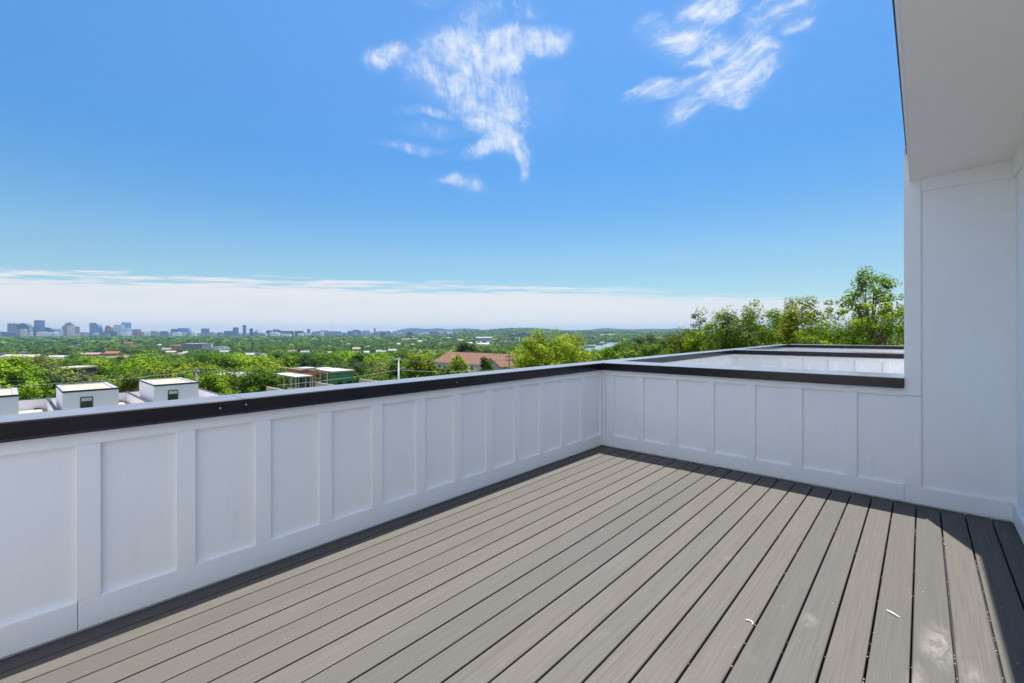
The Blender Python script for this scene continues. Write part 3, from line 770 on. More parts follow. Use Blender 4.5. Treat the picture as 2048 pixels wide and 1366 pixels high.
MC = {}
def cmat(c, rough=.8):
    k = tuple(round(x, 3) for x in c)
    if k not in MC: MC[k] = simple('painted_' + str(len(MC)), c, rough, var=.08, scale=.2)
    return MC[k]
def dim(c, k=.47): return tuple(x * k for x in c)
def building(name, label, cat, px0, px1, ytop, ybase, kind, wall, roof, r=None, depth=None, group=None, windows=0, jit=0.0, hide=1.0):
    """stands on the ground in the given direction; height and width in metres follow from the survey"""
    pc = (px0 + px1) / 2
    r = r or reach(pc, ybase); p = pt(pc, ybase, r)
    w = (px1 - px0) / F * r; g = gz(p.x, p.y) - .6
    zt = pt(pc, ytop, r).z; h = max(3.0, zt - g); d = depth or w * .7
    t = thing(name, (p.x + FWD.x * d / 2, p.y + FWD.y * d / 2, g), label, cat, group, RZ + jit)
    if kind == 'flat':
        MB().box(-w / 2, w / 2, -d / 2, d / 2, 0, h - .5).build('wall', cmat(wall), t)
        MB().box(-w / 2 - .2, w / 2 + .2, -d / 2 - .2, d / 2 + .2, h - .499, h).build('roof', cmat(dim(roof)), t)
        he = h - .5
    else:
        he = h * .62 if h < 9 else h - 4
        MB().box(-w / 2, w / 2, -d / 2, d / 2, 0, he).build('wall', cmat(wall), t)
        MB().prism([(-d / 2 - .5, he + .002), (0, h), (d / 2 + .5, he + .002)], 0, -w / 2 - .5, w / 2 + .5).build('roof', cmat(dim(roof)), t)
    if windows:
        rows = max(1, int(he / 3.6))
        for q in range(rows):
            for c in range(windows):
                x = -w / 2 + (c + .5) * w / windows; ww = w / windows * .32; zz = he * (q + .3) / rows
                MB().box(x - ww, x + ww, -d / 2 - .06, -d / 2 - .001, zz, zz + he / rows * .5).build('window', M_GLASS, t)
    keep(px0 - 1, px1 + 1, ytop, ybase - (ybase - ytop) * (1 - hide) , r)
    return t
W_, CR_, BR_, GY_, TN_ = (.75, .74, .72), (.68, .60, .48), (.20, .10, .075), (.34, .35, .36), (.46, .36, .28)
mid = [
 ('dark_house', 'dark timber house with cream flat roof among trees, above the left stair house', 'house', 112, 150, 735, 757, 'flat', (.085, .062, .05), (.70, .62, .50), 150, 8, 3),
 ('dark_house', 'low cream roofed wing beside the dark timber house', 'house', 88, 113, 738.5, 757, 'flat', (.06, .045, .04), (.70, .62, .48), 152, 8, 0),
 ('long_shed', 'long pale roofed shed at the left edge of the valley', 'shed', -8, 76, 709.5, 719, 'gable', (.5, .46, .4), (.72, .64, .54), None, 25, 0),
 ('long_shed', 'small white roofed shed right of the long pale shed', 'shed', 92, 129, 711, 718, 'gable', (.6, .58, .55), (.74, .70, .66), None, 15, 0),
 ('low_house', 'low house with dusty pink roof in the left valley', 'house', 158, 196, 705.5, 713, 'gable', (.28, .10, .08), (.55, .42, .36), None, 14, 0),
 ('low_house', 'house with bright orange roof in the left valley', 'house', 207, 235, 703, 713, 'gable', (.14, .13, .16), (.62, .17, .06), None, 14, 0),
 ('low_house', 'house with bright red roof half hidden by trees', 'house', 246, 263, 684.5, 692, 'gable', (.3, .25, .24), (.55, .07, .06), None, 16, 0),
 ('low_house', 'small dark house under trees at the left edge', 'house', -2, 9, 706, 713, 'gable', (.10, .06, .05), (.12, .08, .08), None, 12, 0),
 ('low_house', 'small brown house among trees left of the orange roof', 'house', 36, 54, 703, 710, 'gable', (.16, .13, .12), (.16, .11, .10), None, 12, 0),
 ('office_block', 'broad grey office block with pale flat roof in mid valley', 'office', 363, 404, 687.5, 703, 'flat', (.20, .235, .25), (.70, .64, .58), None, 40, 9),
 ('office_block', 'white end tower of the grey office block', 'office', 404, 412, 687.5, 702, 'flat', (.72, .72, .70), (.72, .70, .68), None, 30, 0),
 ('office_block', 'cream roofed brown hall left of the grey office block', 'hall', 336, 361, 690.5, 701, 'flat', (.30, .17, .13), (.72, .62, .50), None, 30, 0),
 ('low_house', 'grey roofed house left of the brown hall', 'house', 322, 338, 696, 703, 'gable', (.42, .40, .44), (.44, .40, .44), None, 14, 0),
 ('low_house', 'pale roofed house below the brown hall', 'house', 331, 348, 702, 708, 'gable', (.5, .4, .35), (.72, .62, .52), None, 12, 0),
 ('low_house', 'mauve roofed house below the grey office block', 'house', 354, 370, 705, 712, 'gable', (.45, .36, .36), (.48, .38, .38), None, 12, 0),
 ('low_house', 'small white gabled house right below the grey office block', 'house', 364, 373, 703, 710, 'gable', W_, W_, None, 9, 0),
 ('store', 'pale blue grey store with rooftop units right of the office block', 'store', 421, 438, 694, 702, 'flat', (.50, .56, .60), (.5, .53, .55), None, 20, 0),
 ('store', 'flat white store between trees right of the office block', 'store', 438, 449, 693, 701, 'flat', (.64, .65, .67), W_, None, 20, 0),
 ('low_house', 'house with pale teal roof in mid valley', 'house', 438, 458, 700.5, 709, 'gable', (.45, .38, .30), (.42, .55, .50), None, 12, 0),
 ('low_house', 'white gabled house with lavender roof left of a dark one', 'house', 490, 505, 706, 714, 'gable', W_, (.62, .62, .68), None, 12, 0),
 ('low_house', 'dark roofed house right of the lavender roof', 'house', 505, 521, 705, 712, 'gable', (.10, .12, .16), (.09, .09, .12), None, 12, 0),
 ('low_house', 'small white box house right of the dark roofed one', 'house', 521, 530, 707, 714, 'flat', W_, W_, None, 9, 0),
 ('low_house', 'house with dusty pink roof and chimney in the middle wood', 'house', 574, 592, 700, 708, 'gable', (.35, .24, .22), (.40, .27, .25), None, 12, 0),
 ('low_house', 'grey roofed house right of the dusty pink one', 'house', 600, 617, 701.5, 709, 'gable', (.45, .46, .48), (.45, .47, .48), None, 12, 0),
 ('low_house', 'tan house alone in the middle wood', 'house', 653, 662, 703, 711, 'gable', (.55, .45, .35), (.60, .50, .38), None, 10, 0),
 ('low_house', 'salmon roofed house high in the middle wood', 'house', 704, 719, 695, 704, 'gable', (.32, .16, .14), (.62, .46, .40), None, 12, 0),
 ('low_house', 'white house below the salmon roof', 'house', 727, 737, 702, 709, 'gable', W_, W_, None, 9, 0),
 ('low_house', 'white house at the edge of the golden field', 'house', 752, 762, 700, 708, 'gable', W_, (.66, .62, .58), None, 9, 0),
 ('low_house', 'grey gabled house at the edge of the golden field', 'house', 760, 772, 701, 708, 'gable', (.6, .55, .52), (.5, .48, .48), None, 9, 0),
 ('low_house', 'pale gabled house left of the golden field', 'house', 776, 793, 698, 706, 'gable', (.66, .6, .55), (.60, .58, .58), None, 11, 0),
 ('warehouse', 'big grey warehouse with white roof beyond the fields', 'warehouse', 953, 986, 674, 683, 'gable', (.16, .19, .23), (.78, .72, .68), None, 60, 0),
 ('warehouse', 'long white shed below the big warehouse', 'warehouse', 955, 978, 686, 690.5, 'gable', (.6, .6, .6), W_, None, 30, 0),
 ('warehouse', 'white roofed sheds in front of the big warehouse, left', 'warehouse', 921, 944, 684.5, 690, 'gable', (.5, .53, .55), (.74, .76, .76), None, 30, 0),
 ('warehouse', 'pale sandy roofed depot left of the big warehouse', 'warehouse', 916, 934, 679, 684, 'gable', (.35, .3, .3), (.60, .50, .42), None, 30, 0),
 ('factory', 'dark brick factory on the far slope', 'factory', 1035, 1053, 666, 676, 'flat', (.10, .07, .09), (.13, .10, .12), None, 60, 0),
 ('factory', 'low dark factory hall right of the brick one', 'factory', 1060, 1087, 673, 680, 'flat', (.08, .085, .12), (.16, .17, .22), None, 60, 0),
 ('factory', 'purple grey works left of the brick factory', 'factory', 1019, 1035, 669, 677, 'flat', (.13, .10, .14), (.15, .12, .15), None, 60, 0),
 ('factory', 'white roofed annexe in front of the brick factory', 'factory', 1028, 1042, 676, 680, 'gable', (.5, .45, .42), (.74, .68, .62), None, 40, 0),
 ('mill', 'grey block with pale frame on the far bank', 'mill', 1130, 1142, 666.5, 671, 'flat', (.12, .16, .18), (.3, .33, .35), None, 50, 0),
 ('mill', 'dark flat block below the blue hills', 'mill', 1168, 1183, 665.2, 669, 'flat', (.05, .09, .10), (.07, .1, .1), None, 60, 0),
 ('warehouse', 'long pale sheds on the far bank below the hills', 'warehouse', 1200, 1234, 669, 672.5, 'gable', (.5, .44, .40), (.66, .58, .52), None, 60, 0),
 ('low_house', 'row of mauve roofs on the middle slope', 'terrace', 802, 820, 677, 683, 'gable', (.5, .42, .42), (.52, .44, .44), None, 20, 0),
 ('low_house', 'second row of mauve roofs right of the first on the middle slope', 'terrace', 823, 841, 676.5, 682, 'gable', (.5, .42, .42), (.55, .47, .46), None, 20, 0),
 ('low_house', 'white house by the pale road on the slope', 'house', 835, 844, 681, 687, 'gable', (.66, .58, .52), (.74, .68, .62), None, 20, 0),
 ('low_house', 'dark long roof hall in the far trees', 'hall', 877, 893, 670.5, 676, 'gable', (.10, .07, .09), (.12, .09, .11), None, 40, 0),
 ('low_house', 'cream low hall right of the dark far hall', 'hall', 885, 903, 674.5, 679, 'gable', (.5, .45, .4), (.62, .54, .46), None, 30, 0),
 ('low_house', 'tiny white house left of the mauve roofs', 'house', 793, 800, 686, 692, 'gable', W_, W_, None, 10, 0),
 ('low_house', 'tiny pale villa high on the far slope', 'villa', 886, 893, 663.2, 667, 'flat', (.62, .5, .45), (.6, .5, .45), None, 30, 0),
 ('villa', 'cream hillside block near the left of the far smokestack', 'block', 876, 886, 662.4, 665.6, 'flat', (.62, .55, .5), (.62, .55, .5), None, 30, 0),
 ('hilltop_block', 'dark square block on the slope below the blue ridge', 'block', 851, 857, 662, 667.5, 'flat', (.05, .07, .10), (.08, .1, .12), None, 30, 0),
 ('hilltop_block', 'white low buildings under the far ridge masts', 'block', 1085, 1100, 662.2, 666, 'flat', (.6, .56, .54), (.62, .58, .55), None, 30, 0),
]
for (n_, l_, c_, a0, a1, y0, y1, k_, wl, rf, rr, dp, win) in mid:
    building(n_, l_, c_, a0, a1, y0, y1, k_, wl, rf, rr, dp, None, win, jit=random.Random(a0).uniform(-.25, .25) if k_ == 'gable' else (.12 if rr else 0), hide=.75 if not rr else .32)
def scatter_houses():
    rnd = random.Random(21)
    pal = [(W_, W_), (W_, (.45, .42, .42)), ((.6, .52, .45), (.5, .42, .36)), ((.4, .3, .27), (.34, .22, .2)), ((.62, .6, .58), (.6, .55, .5)), (W_, (.62, .5, .42))]
    for k in range(28):
        px = rnd.uniform(-60, 1150); y = rnd.choice([rnd.uniform(679, 690), rnd.uniform(688, 699)])
        w = rnd.uniform(4, 7.5); wl, rf = rnd.choice(pal)
        building('low_house', 'small house peeping out between the valley trees', 'house', px, px + w, y - w * .45, y + 1.5, 'gable', wl, rf, None, None, 'small houses scattered in the valley', 0, rnd.uniform(-.6, .6), .55)
scatter_houses()

def cars():
    rnd = random.Random(12)
    for k, (px, py, c, w_) in enumerate(((238, 712.6, W_, 'white'), (243, 712.2, (.05, .05, .06), 'black'), (248, 711.6, W_, 'white'), (253, 712, (.4, .41, .43), 'silver'), (112, 715.2, W_, 'white'), (119, 715, (.35, .05, .04), 'red'), (125, 714.8, (.1, .14, .25), 'blue'))):
        r_ = reach(px, py); p = pt(px, py, r_); g = gz(p.x, p.y) + .6
        t = thing('parked_car', (p.x, p.y, g), ['white car at the left end of the row beside the orange roofed house', 'black car second in the row beside the orange roofed house', 'white car third in the row beside the orange roofed house', 'silver car at the right end of the row beside the orange roofed house',
              'white car left of the red one by the small white shed', 'red car by the small white shed', 'dark blue car right of the red one by the small white shed'][k], 'car', 'cars parked in the valley', RZ + rnd.uniform(-.3, .3))
        MB().prism([(-2.2, .3), (2.2, .3), (2.25, .8), (1.2, .95), (-1.9, .98), (-2.25, .85)], 1, -.9, .9).build('body', cmat(c, .3), t)
        MB().prism([(-1.7, .981), (1.1, .955), (.5, 1.45), (-1.2, 1.48)], 1, -.78, .78).build('cabin', M_GLASS, t)
        for x in (-1.35, 1.35):
            for y in (-.8, .8): MB().tube([(x, y - .1, .32), (x, y + .1, .32)], .32, 10).build('wheel', M_ASPH, t)
        keep(px - 3, px + 3, py - 2, py + 1, r_)
cars()
# ------------------------------------------------------------------ the far city
TM = {
 'blue': tower_mat('blue_glass_tower', (0.125, 0.188, 0.275), (0.075, 0.163, 0.300), .03, .13, .6),
 'bright': tower_mat('bright_blue_glass_tower', (0.125, 0.300, 0.575), (0.088, 0.275, 0.575), .03, .13, .6),
 'pale': tower_mat('pale_glass_tower', (0.525, 0.600, 0.675), (0.312, 0.413, 0.525), .05, .13, .5),
 'dark': tower_mat('dark_glass_tower', (0.069, 0.088, 0.125), (0.037, 0.056, 0.100), .04, .13, .6),
 'brown': tower_mat('brown_stone_tower', (0.300, 0.213, 0.200), (0.100, 0.100, 0.125), .08, .15, .4),
 'tan': tower_mat('tan_stone_tower', (0.650, 0.500, 0.438), (0.275, 0.237, 0.250), .08, .15, .35),
 'white': tower_mat('white_concrete_tower', (0.825, 0.775, 0.725), (0.425, 0.425, 0.450), .06, .13, .4),
 'grey': tower_mat('grey_concrete_tower', (0.350, 0.362, 0.400), (0.150, 0.163, 0.200), .06, .13, .45),
}
def tower(label, px0, px1, ytop, m, r=5000, kind='flat', name='tower', d=None, y2=None, group=None):
    pc = (px0 + px1) / 2; p = pt(pc, 664, r); w = (px1 - px0) / F * r; d = d or min(w, 55) * .8; g = gz(p.x, p.y) - 2
    h = pt(pc, ytop, r).z - g
    t = MB()
    if kind == 'flat':
        t.box(-w / 2, w / 2, -d / 2, d / 2, 0, h - 4).box(-w * .42, w * .42, -d * .42, d * .42, h - 3.999, h)
    elif kind == 'arch':
        pl = [(-w / 2, 0), (w / 2, 0)] + [(w / 2 * math.cos(q), h * .74 + h * .26 * math.sin(q)) for q in np.linspace(0, math.pi, 13)]
        t.prism(pl, 1, -d / 2, d / 2)
    elif kind == 'slant':
        h2 = pt(pc, y2, r).z - g
        t.prism([(-w / 2, 0), (w / 2, 0), (w / 2, h2), (w * .15, h2 + (h - h2) * .75), (-w / 2, h)], 1, -d / 2, d / 2)
    elif kind == 'round':
        h2 = pt(pc, y2, r).z - g
        pl = [(-w / 2, 0), (w / 2, 0), (w / 2, h2)] + [(w * .1 + w * .4 * math.cos(q), h2 + (h - h2) * math.sin(q)) for q in np.linspace(.15, 1.57, 7)] + [(-w / 2, h)]
        t.prism(pl, 1, -d / 2, d / 2)
    elif kind == 'step':
        t.box(-w / 2, w / 2, -d / 2, d / 2, 0, h * .84).box(-w * .36, w * .36, -d * .36, d * .36, h * .8401, h * .94).box(-w * .2, w * .2, -d * .2, d * .2, h * .9401, h)
    elif kind == 'spire':
        t.box(-w / 2, w / 2, -d / 2, d / 2, 0, h).tube([(-w * .3, 0, h), (-w * .3, 0, h + 22)], [1.6, .4], 5).tube([(w * .3, 0, h), (w * .3, 0, h + 16)], [1.6, .4], 5)
    o = t.build(name, TM[m]); bm_fix(o.data); o.location = (p.x, p.y, g); o.rotation_euler = (0, 0, RZ + random.Random(px0 * 7).uniform(-.12, .12))
    tag(o, label, 'tower' if name == 'tower' else 'building', group or 'buildings of the far city skyline'); return o
sk = [
 ('blue grey tower with twin masts at the left of the skyline', 19, 32, 647, 'blue', 5000, 'spire', None),
 ('broad mauve block at the foot of the twin mast tower', 19, 50, 657.8, 'brown', 4850, 'flat', None),
 ('dark tower with arched top near the left of the skyline', 37, 62, 646.5, 'dark', 5050, 'arch', None),
 ('small tan block in front of the arched tower', 44, 52, 658, 'tan', 4750, 'flat', None),
 ('slim pale block right of the arched tower', 62, 69.5, 653.5, 'pale', 5000, 'flat', None),
 ('tallest blue tower on the left of the skyline', 72, 86, 640.5, 'blue', 4980, 'flat', None),
 ('dark block hugging the tallest blue tower', 69, 77, 653, 'dark', 4900, 'flat', None),
 ('dark building whose roof slopes down to the right', 87, 110, 654, 'dark', 5050, 'slant', 660),
 ('cream low hall under the sloping dark roof', 88, 116, 664, 'white', 4700, 'flat', None),
 ('pale slim tower right of the sloping dark roof', 111, 124, 657.5, 'pale', 5050, 'flat', None),
 ('dark slab behind the stepped brown tower', 126, 133, 653, 'dark', 5100, 'flat', None),
 ('stepped brown tower with pointed crown', 131, 146, 645, 'brown', 5000, 'step', None),
 ('tan slab in front of the stepped brown tower', 138, 147, 652, 'tan', 4900, 'flat', None),
 ('square brown tower right of the stepped one', 147, 156, 653, 'brown', 5000, 'flat', None),
 ('dark blue tower with rounded right shoulder', 182, 202, 646, 'blue', 4950, 'round', 658),
 ('slim pale tower beside the rounded blue one', 202, 207, 657, 'white', 5000, 'flat', None),
 ('brown tower with domed top', 213, 227, 651, 'brown', 5000, 'arch', None),
 ('dark low block under the domed brown tower', 210, 230, 663, 'dark', 4800, 'flat', None),
 ('broad pale blue tower beside the bright blue one', 230, 247, 649.5, 'pale', 4950, 'flat', None),
 ('bright blue glass tower', 246, 259, 645, 'bright', 5050, 'flat', None),
 ('pale block in front of the bright blue tower', 244, 261, 656, 'pale', 4800, 'flat', None),
 ('brown tower standing alone right of the bright blue one', 268, 279.5, 658.5, 'brown', 5000, 'flat', None),
 ('wide grey block with raised middle', 295, 317, 661.5, 'grey', 5000, 'step', None),
 ('small square blue block', 323, 334, 662.5, 'blue', 5000, 'flat', None),
 ('left of the two joined blue slabs', 344, 358, 658, 'blue', 5050, 'flat', None),
 ('wide right-hand one of the two joined blue slabs', 357, 378, 656.3, 'bright', 5000, 'flat', None),
 ('narrow pale tower leaning on the joined blue slabs', 377, 382.5, 660, 'pale', 5000, 'flat', None),
 ('square blue tower standing alone in mid skyline', 405, 416, 657, 'blue', 5000, 'flat', None),
 ('long low blue block left of the slimmest tower', 450, 469, 662, 'blue', 5000, 'flat', None),
 ('blue tower on the end of the long low block', 467.5, 475.5, 655, 'blue', 4950, 'flat', None),
 ('slimmest tallest tower in mid skyline', 486.5, 491.5, 650, 'blue', 5000, 'flat', None),
 ('dark narrow tower right of the slimmest one', 500, 505, 657, 'dark', 5000, 'flat', None),
 ('pale narrow tower with tapered top', 511, 516, 659, 'pale', 5000, 'step', None),
 ('small dark blue tower left of the white cube', 534, 542, 661, 'dark', 5000, 'flat', None),
 ('blue block behind the white cube', 547, 560, 659, 'blue', 5050, 'flat', None),
 ('long dark block right of the white cube', 560, 586, 662, 'dark', 5000, 'flat', None),
 ('white cube building below the skyline', 544, 557.5, 665.5, 'white', 4500, 'flat', None),
 ('low white block right of the white cube', 565, 582, 669, 'white', 4400, 'flat', None),
 ('dark flat block right of the long dark one', 591, 606, 662, 'dark', 5000, 'flat', None),
 ('narrow dark blue tower right of the flat blocks', 615, 620, 658, 'blue', 5000, 'flat', None),
 ('long lavender block left half', 626, 652, 662.3, 'grey', 5000, 'flat', None),
 ('raised lavender block in the long row', 641, 655, 660.8, 'grey', 5100, 'flat', None),
 ('long lavender block right half', 655, 683, 662.6, 'grey', 5050, 'flat', None),
 ('small block under the crane', 696, 703, 662, 'blue', 5000, 'flat', None),
 ('stepped blue block beside the crane', 703, 722, 659.5, 'blue', 5000, 'step', None),
 ('grey blue block left of the dark stack tower', 726, 739, 661, 'grey', 5000, 'flat', None),
 ('narrow dark stack tower near the right end of the skyline', 748, 750.8, 656, 'brown', 4950, 'flat', None),
 ('last low block at the right end of the skyline', 755, 772, 662.5, 'grey', 5000, 'flat', None),
 ('domed grey block at the foot of the blue ridge', 773, 784, 661.5, 'grey', 5000, 'arch', None),
]
for (l_, a0, a1, yt, m_, r_, k_, y2) in sk: tower(l_, a0, a1, yt, m_, r_, k_, y2=y2)
rnd = random.Random(77)
for k in range(96):
    a0 = rnd.uniform(-90, 770) if k < 70 else rnd.uniform(760, 900); w = rnd.uniform(5, 17); rr_ = rnd.uniform(4300, 5300)
    yt = rnd.uniform(663.5, 667.5) - (0 if a0 > 150 else .8)
    tower('low block in the strip of low buildings under the skyline', a0, a0 + w, yt, rnd.choice(['grey', 'white', 'tan', 'blue', 'brown', 'dark', 'pale', 'grey']), rr_, 'flat', 'low_block', None, None, 'low blocks at the foot of the skyline')

def mast(name, label, px, ytop, ybase, r, rad, mat=None):
    p = pt(px, ybase, r); g = gz(p.x, p.y) - 1; zt = pt(px, ytop, r).z
    m = MB()
    if name == 'smokestack':
        m.tube([(0, 0, 0), (0, 0, zt - g)], [rad, rad * .75], 10)
    else:
        m.tube([(0, 0, 0), (0, 0, (zt - g) * .8), (0, 0, zt - g)], [rad, rad * .7, rad * .35], 5)
        for q in range(3):
            an = q * 2.094; m.tube([(math.cos(an) * (zt - g) * .3, math.sin(an) * (zt - g) * .3, 0), (0, 0, (zt - g) * .75)], [rad * .18, rad * .18], 4)
    o = m.build(name, mat or M_STEEL); o.location = (p.x, p.y, g); tag(o, label, name.replace('_', ' '))
M_MAST = simple('red_white_mast_steel', (.30, .27, .27), .6)
mast('radio_mast', 'thin radio mast above the lavender blocks', 664, 649, 664, 5200, 1.3, M_MAST)
mast('radio_mast', 'thin radio mast right of the tapered tower', 520.6, 657, 668, 5200, 1.3, M_MAST)
mast('radio_mast', 'tall thin radio mast on the far green hill', 1067.5, 648, 657.5, 6300, 1.8, M_MAST)
mast('radio_mast', 'short mast beside the tall one on the far hill', 1074, 654, 658, 6300, 1.6, M_MAST)
mast('radio_mast', 'tall antenna rising behind the trees by the house', 1575, 602, 640, 1500, .55, M_MAST)
mast('radio_mast', 'slender pole among trees right of the office block', 402.5, 659.5, 692, 1500, .45, M_MAST)
mast('smokestack', 'dark smokestack under the blue ridge', 928.5, 656.5, 664, 5200, 6.5, cmat((.10, .075, .08)))
mast('smokestack', 'slim dark smokestack on the far river bank', 1146, 660, 671, 3600, 3.2, cmat((.08, .08, .09)))
def water_tower(px, yt, yb, r, label):
    p = pt(px, yb, r); g = gz(p.x, p.y); h = pt(px, yt, r).z - g
    t = thing('water_tower', (p.x, p.y, g), label, 'water tower')
    MB().tube([(0, 0, 0), (0, 0, h - 9)], [2, 1.6], 8).build('stem', M_STEEL, t)
    MB().tube([(0, 0, h - 9.5), (0, 0, h - 8), (0, 0, h - 4), (0, 0, h - 1), (0, 0, h)], [2, 7.5, 9, 6, 1], 12).build('tank', cmat((.66, .66, .66)), t)
water_tower(977.5, 655, 659, 6200, 'pale water tower on the far green ridge')
def crane():
    p = pt(702.5, 664, 5050); g = gz(p.x, p.y); h = pt(702.5, 654.5, 5050).z - g
    t = thing('tower_crane', (p.x, p.y, g), 'thin tower crane over the stepped blue block', 'crane', None, RZ)
    MB().tube([(0, 0, 0), (0, 0, h)], 1.3, 4).build('mast', M_MAST, t)
    MB().tube([(-9, 0, h - 1.5), (26, 0, h - .5)], .9, 4).build('jib', M_MAST, t)
crane()
def barges():
    def barge(name, label, px0, px1, py, cat, cabin):
        r = reach((px0 + px1) / 2, py); p = pt((px0 + px1) / 2, py, r); w = (px1 - px0) / F * r
        t = thing(name, (p.x, p.y, RIVZ), label, cat, None, RZ + .25)
        MB().prism([(-w / 2, .9), (-w / 2 + 2.5, -.3), (w / 2 - 2.5, -.3), (w / 2, .9), (w / 2, 3.2), (-w / 2, 3.2)], 1, -5, 5).build('hull', cmat((.06, .055, .06)), t)
        if cabin:
            MB().box(-w * .25, w * .3, -3.4, 3.4, 3.201, 6.8).build('cabin', cmat(W_), t)
            MB().box(-w * .12, w * .15, -2.6, 2.6, 6.801, 10).build('wheelhouse', cmat((.72, .72, .72)), t)
            MB().tube([(w * .22, 0, 6.8), (w * .22, 0, 11.5)], .7, 8).build('funnel', cmat((.1, .09, .09)), t)
        else:
            for k in range(5):
                x = -w / 2 + w * (k + .5) / 5
                MB().prism([(x - w * .085, 3.201), (x + w * .085, 3.201), (x + w * .03, 5.2), (x - w * .03, 5.2)], 1, -4, 4).build('cargo_heap', cmat((.16, .10, .085) if k % 2 else (.22, .17, .14)), t)
        keep(px0, px1, py - 7, py + 3, r)
    barge('barge', 'dark loaded barge moored nearest on the river', 1166, 1190, 697.3, 'barge', False)
    barge('barge', 'second dark barge moored behind, farther along the river', 1191, 1206, 692.5, 'barge', False)
    barge('towboat', 'white towboat at the end of the moored barges', 1196, 1213, 690.5, 'boat', True)
barges(); keep(1150, 1240, 684.5, 702, 1300)
# pale tracks and fields left open by the trees
def sheet(name, pts, mat, lift=.35):
    m = MB(); vs = []
    for px, py in pts:
        r_ = reach(px, py); p = pt(px, py, r_); vs.append((p.x, p.y))
    # draped: fan of small quads between first and second half of outline
    n = len(vs) // 2; A, B = vs[:n], vs[n:][::-1]; S = 14; Q = 6; V = []
    for i in range((n - 1) * S + 1):
        k = min(i // S, n - 2); f = i / S - k
        a = (A[k][0] + (A[k + 1][0] - A[k][0]) * f, A[k][1] + (A[k + 1][1] - A[k][1]) * f); b = (B[k][0] + (B[k + 1][0] - B[k][0]) * f, B[k][1] + (B[k + 1][1] - B[k][1]) * f)
        for j in range(Q + 1):
            x, y = a[0] + (b[0] - a[0]) * j / Q, a[1] + (b[1] - a[1]) * j / Q; V.append((x, y, gz(x, y) + lift))
    m.v = V; m.f = [(i * (Q + 1) + j, i * (Q + 1) + j + 1, (i + 1) * (Q + 1) + j + 1, (i + 1) * (Q + 1) + j) for i in range((n - 1) * S) for j in range(Q)]
    o = m.build(name, mat); bm_fix(o.data)
    if o.data.polygons[0].normal.z < 0: o.data.flip_normals()
    tag(o, kind='structure'); return o
M_FIELD = simple('dry_golden_grass', (.205, .195, .075), .9, var=.4, scale=.02, spec=.1)
M_DIRT = simple('pale_gravel', (.30, .265, .21), .9, var=.15, scale=.05, spec=.1)
FIELDS = [(806, 925, 696.5, 710), (985, 1030, 699, 704), (176, 300, 709, 717), (960, 1050, 680.5, 685), (1000, 1130, 688, 690), (0, 135, 714, 719), (912, 1010, 683.5, 692)]
sheet('field', [(808, 709), (850, 709), (905, 709), (935, 709), (935, 698.5), (905, 697), (860, 697), (820, 698.5)], M_FIELD)
sheet('field', [(930, 704), (990, 704), (1060, 703.5), (1060, 700), (990, 700), (930, 700)], M_FIELD)
sheet('field', [(176, 716.5), (240, 716.5), (300, 714), (300, 711), (240, 711), (176, 713)], M_FIELD, .5)
sheet('yard', [(905, 686), (980, 685), (1050, 683.5), (1050, 681), (980, 680), (915, 681)], M_DIRT, .6)
sheet('yard', [(-20, 720), (60, 719.5), (135, 718), (135, 715), (60, 716), (-20, 716)], M_DIRT, .5)
sheet('road', [(812, 699), (820, 691), (822, 691), (815, 699)], M_DIRT, .7)
sheet('road', [(838, 680), (853, 668), (857, 668), (845, 680)], M_DIRT, .7)

# ------------------------------------------------------------------ poles and wires
def pole(px, yt, r, label, mat, arms, lamp=False, transformer=False, rad=.15):
    p = pt(px, yt, r); g = gz(p.x, p.y) - .5; h = p.z - g
    t = thing('utility_pole', (p.x, p.y, g), label, 'utility pole', None, RZ)
    MB().tube([(0, 0, 0), (0, 0, h)], [rad * 1.25, rad * .85], 10).build('pole', mat, t, smooth=True)
    for dz, L in arms:
        a = MB().box(-L, L, -.16 - rad, -.04 - rad, h - dz - .07, h - dz + .07).build('crossarm', mat, t)
        for q in (-.9, -.35, .35, .9):
            MB().tube([(q * L, -.1 - rad, h - dz + .071), (q * L, -.1 - rad, h - dz + .18), (q * L, -.1 - rad, h - dz + .26)], [.03, .065, .04], 7).build('insulator', M_CER, a)
    if lamp:
        MB().tube([(0, 0, h - 2.2), (.5, 0, h - 1.95), (1.1, 0, h - 1.95)], .045, 6).build('lamp_arm', M_STEEL, t)
        MB().tube([(1.0, 0, h - 1.98), (1.25, 0, h - 2.0), (1.5, 0, h - 2.08)], [.08, .15, .05], 8).build('lamp_head', M_CER, t)
    if transformer:
        for q in (-.42, .42):
            MB().tube([(q, -.1, h - 1.35), (q, -.1, h - 1.3), (q, -.1, h - .62), (q, -.1, h - .55)], [.16, .2, .2, .1], 10).build('transformer', M_CER, t)
    return p, h
P1, _ = pole(393.5, 735.5, 85, 'weathered utility pole with transformers behind the right stair house', M_POLEW, ((.15, .85), (.7, .6)), transformer=True, rad=.2)
P2, _ = pole(797, 717, 92, 'pale utility pole with a lamp arm, right of the construction site', M_POLEG, ((.12, .75),), lamp=True, rad=.17)
P3, _ = pole(983.5, 721, 118, 'thin dark utility pole before the grey gable of the red roofed house', M_POLED, ((.12, 1.0),), rad=.15)
P4, _ = pole(1018.5, 709, 108, 'dark utility pole with two crossarms beside the yellow green tree', M_POLED, ((.45, .95), (1.35, .95)), rad=.16)
def wire(label, A, B, sag, mat, rad=.028):
    n = 18; pts = []
    for k in range(n + 1):
        f = k / n; p = A.lerp(B, f); p.z -= sag * 4 * f * (1 - f); pts.append(p)
    m = MB().tube([q - A for q in pts], rad, 5); o = m.build('power_line', mat); o.location = A
    tag(o, label, 'power line', 'overhead power lines')
Z = Vector((0, 0, 1))
PL = pt(-260, 770, 74)
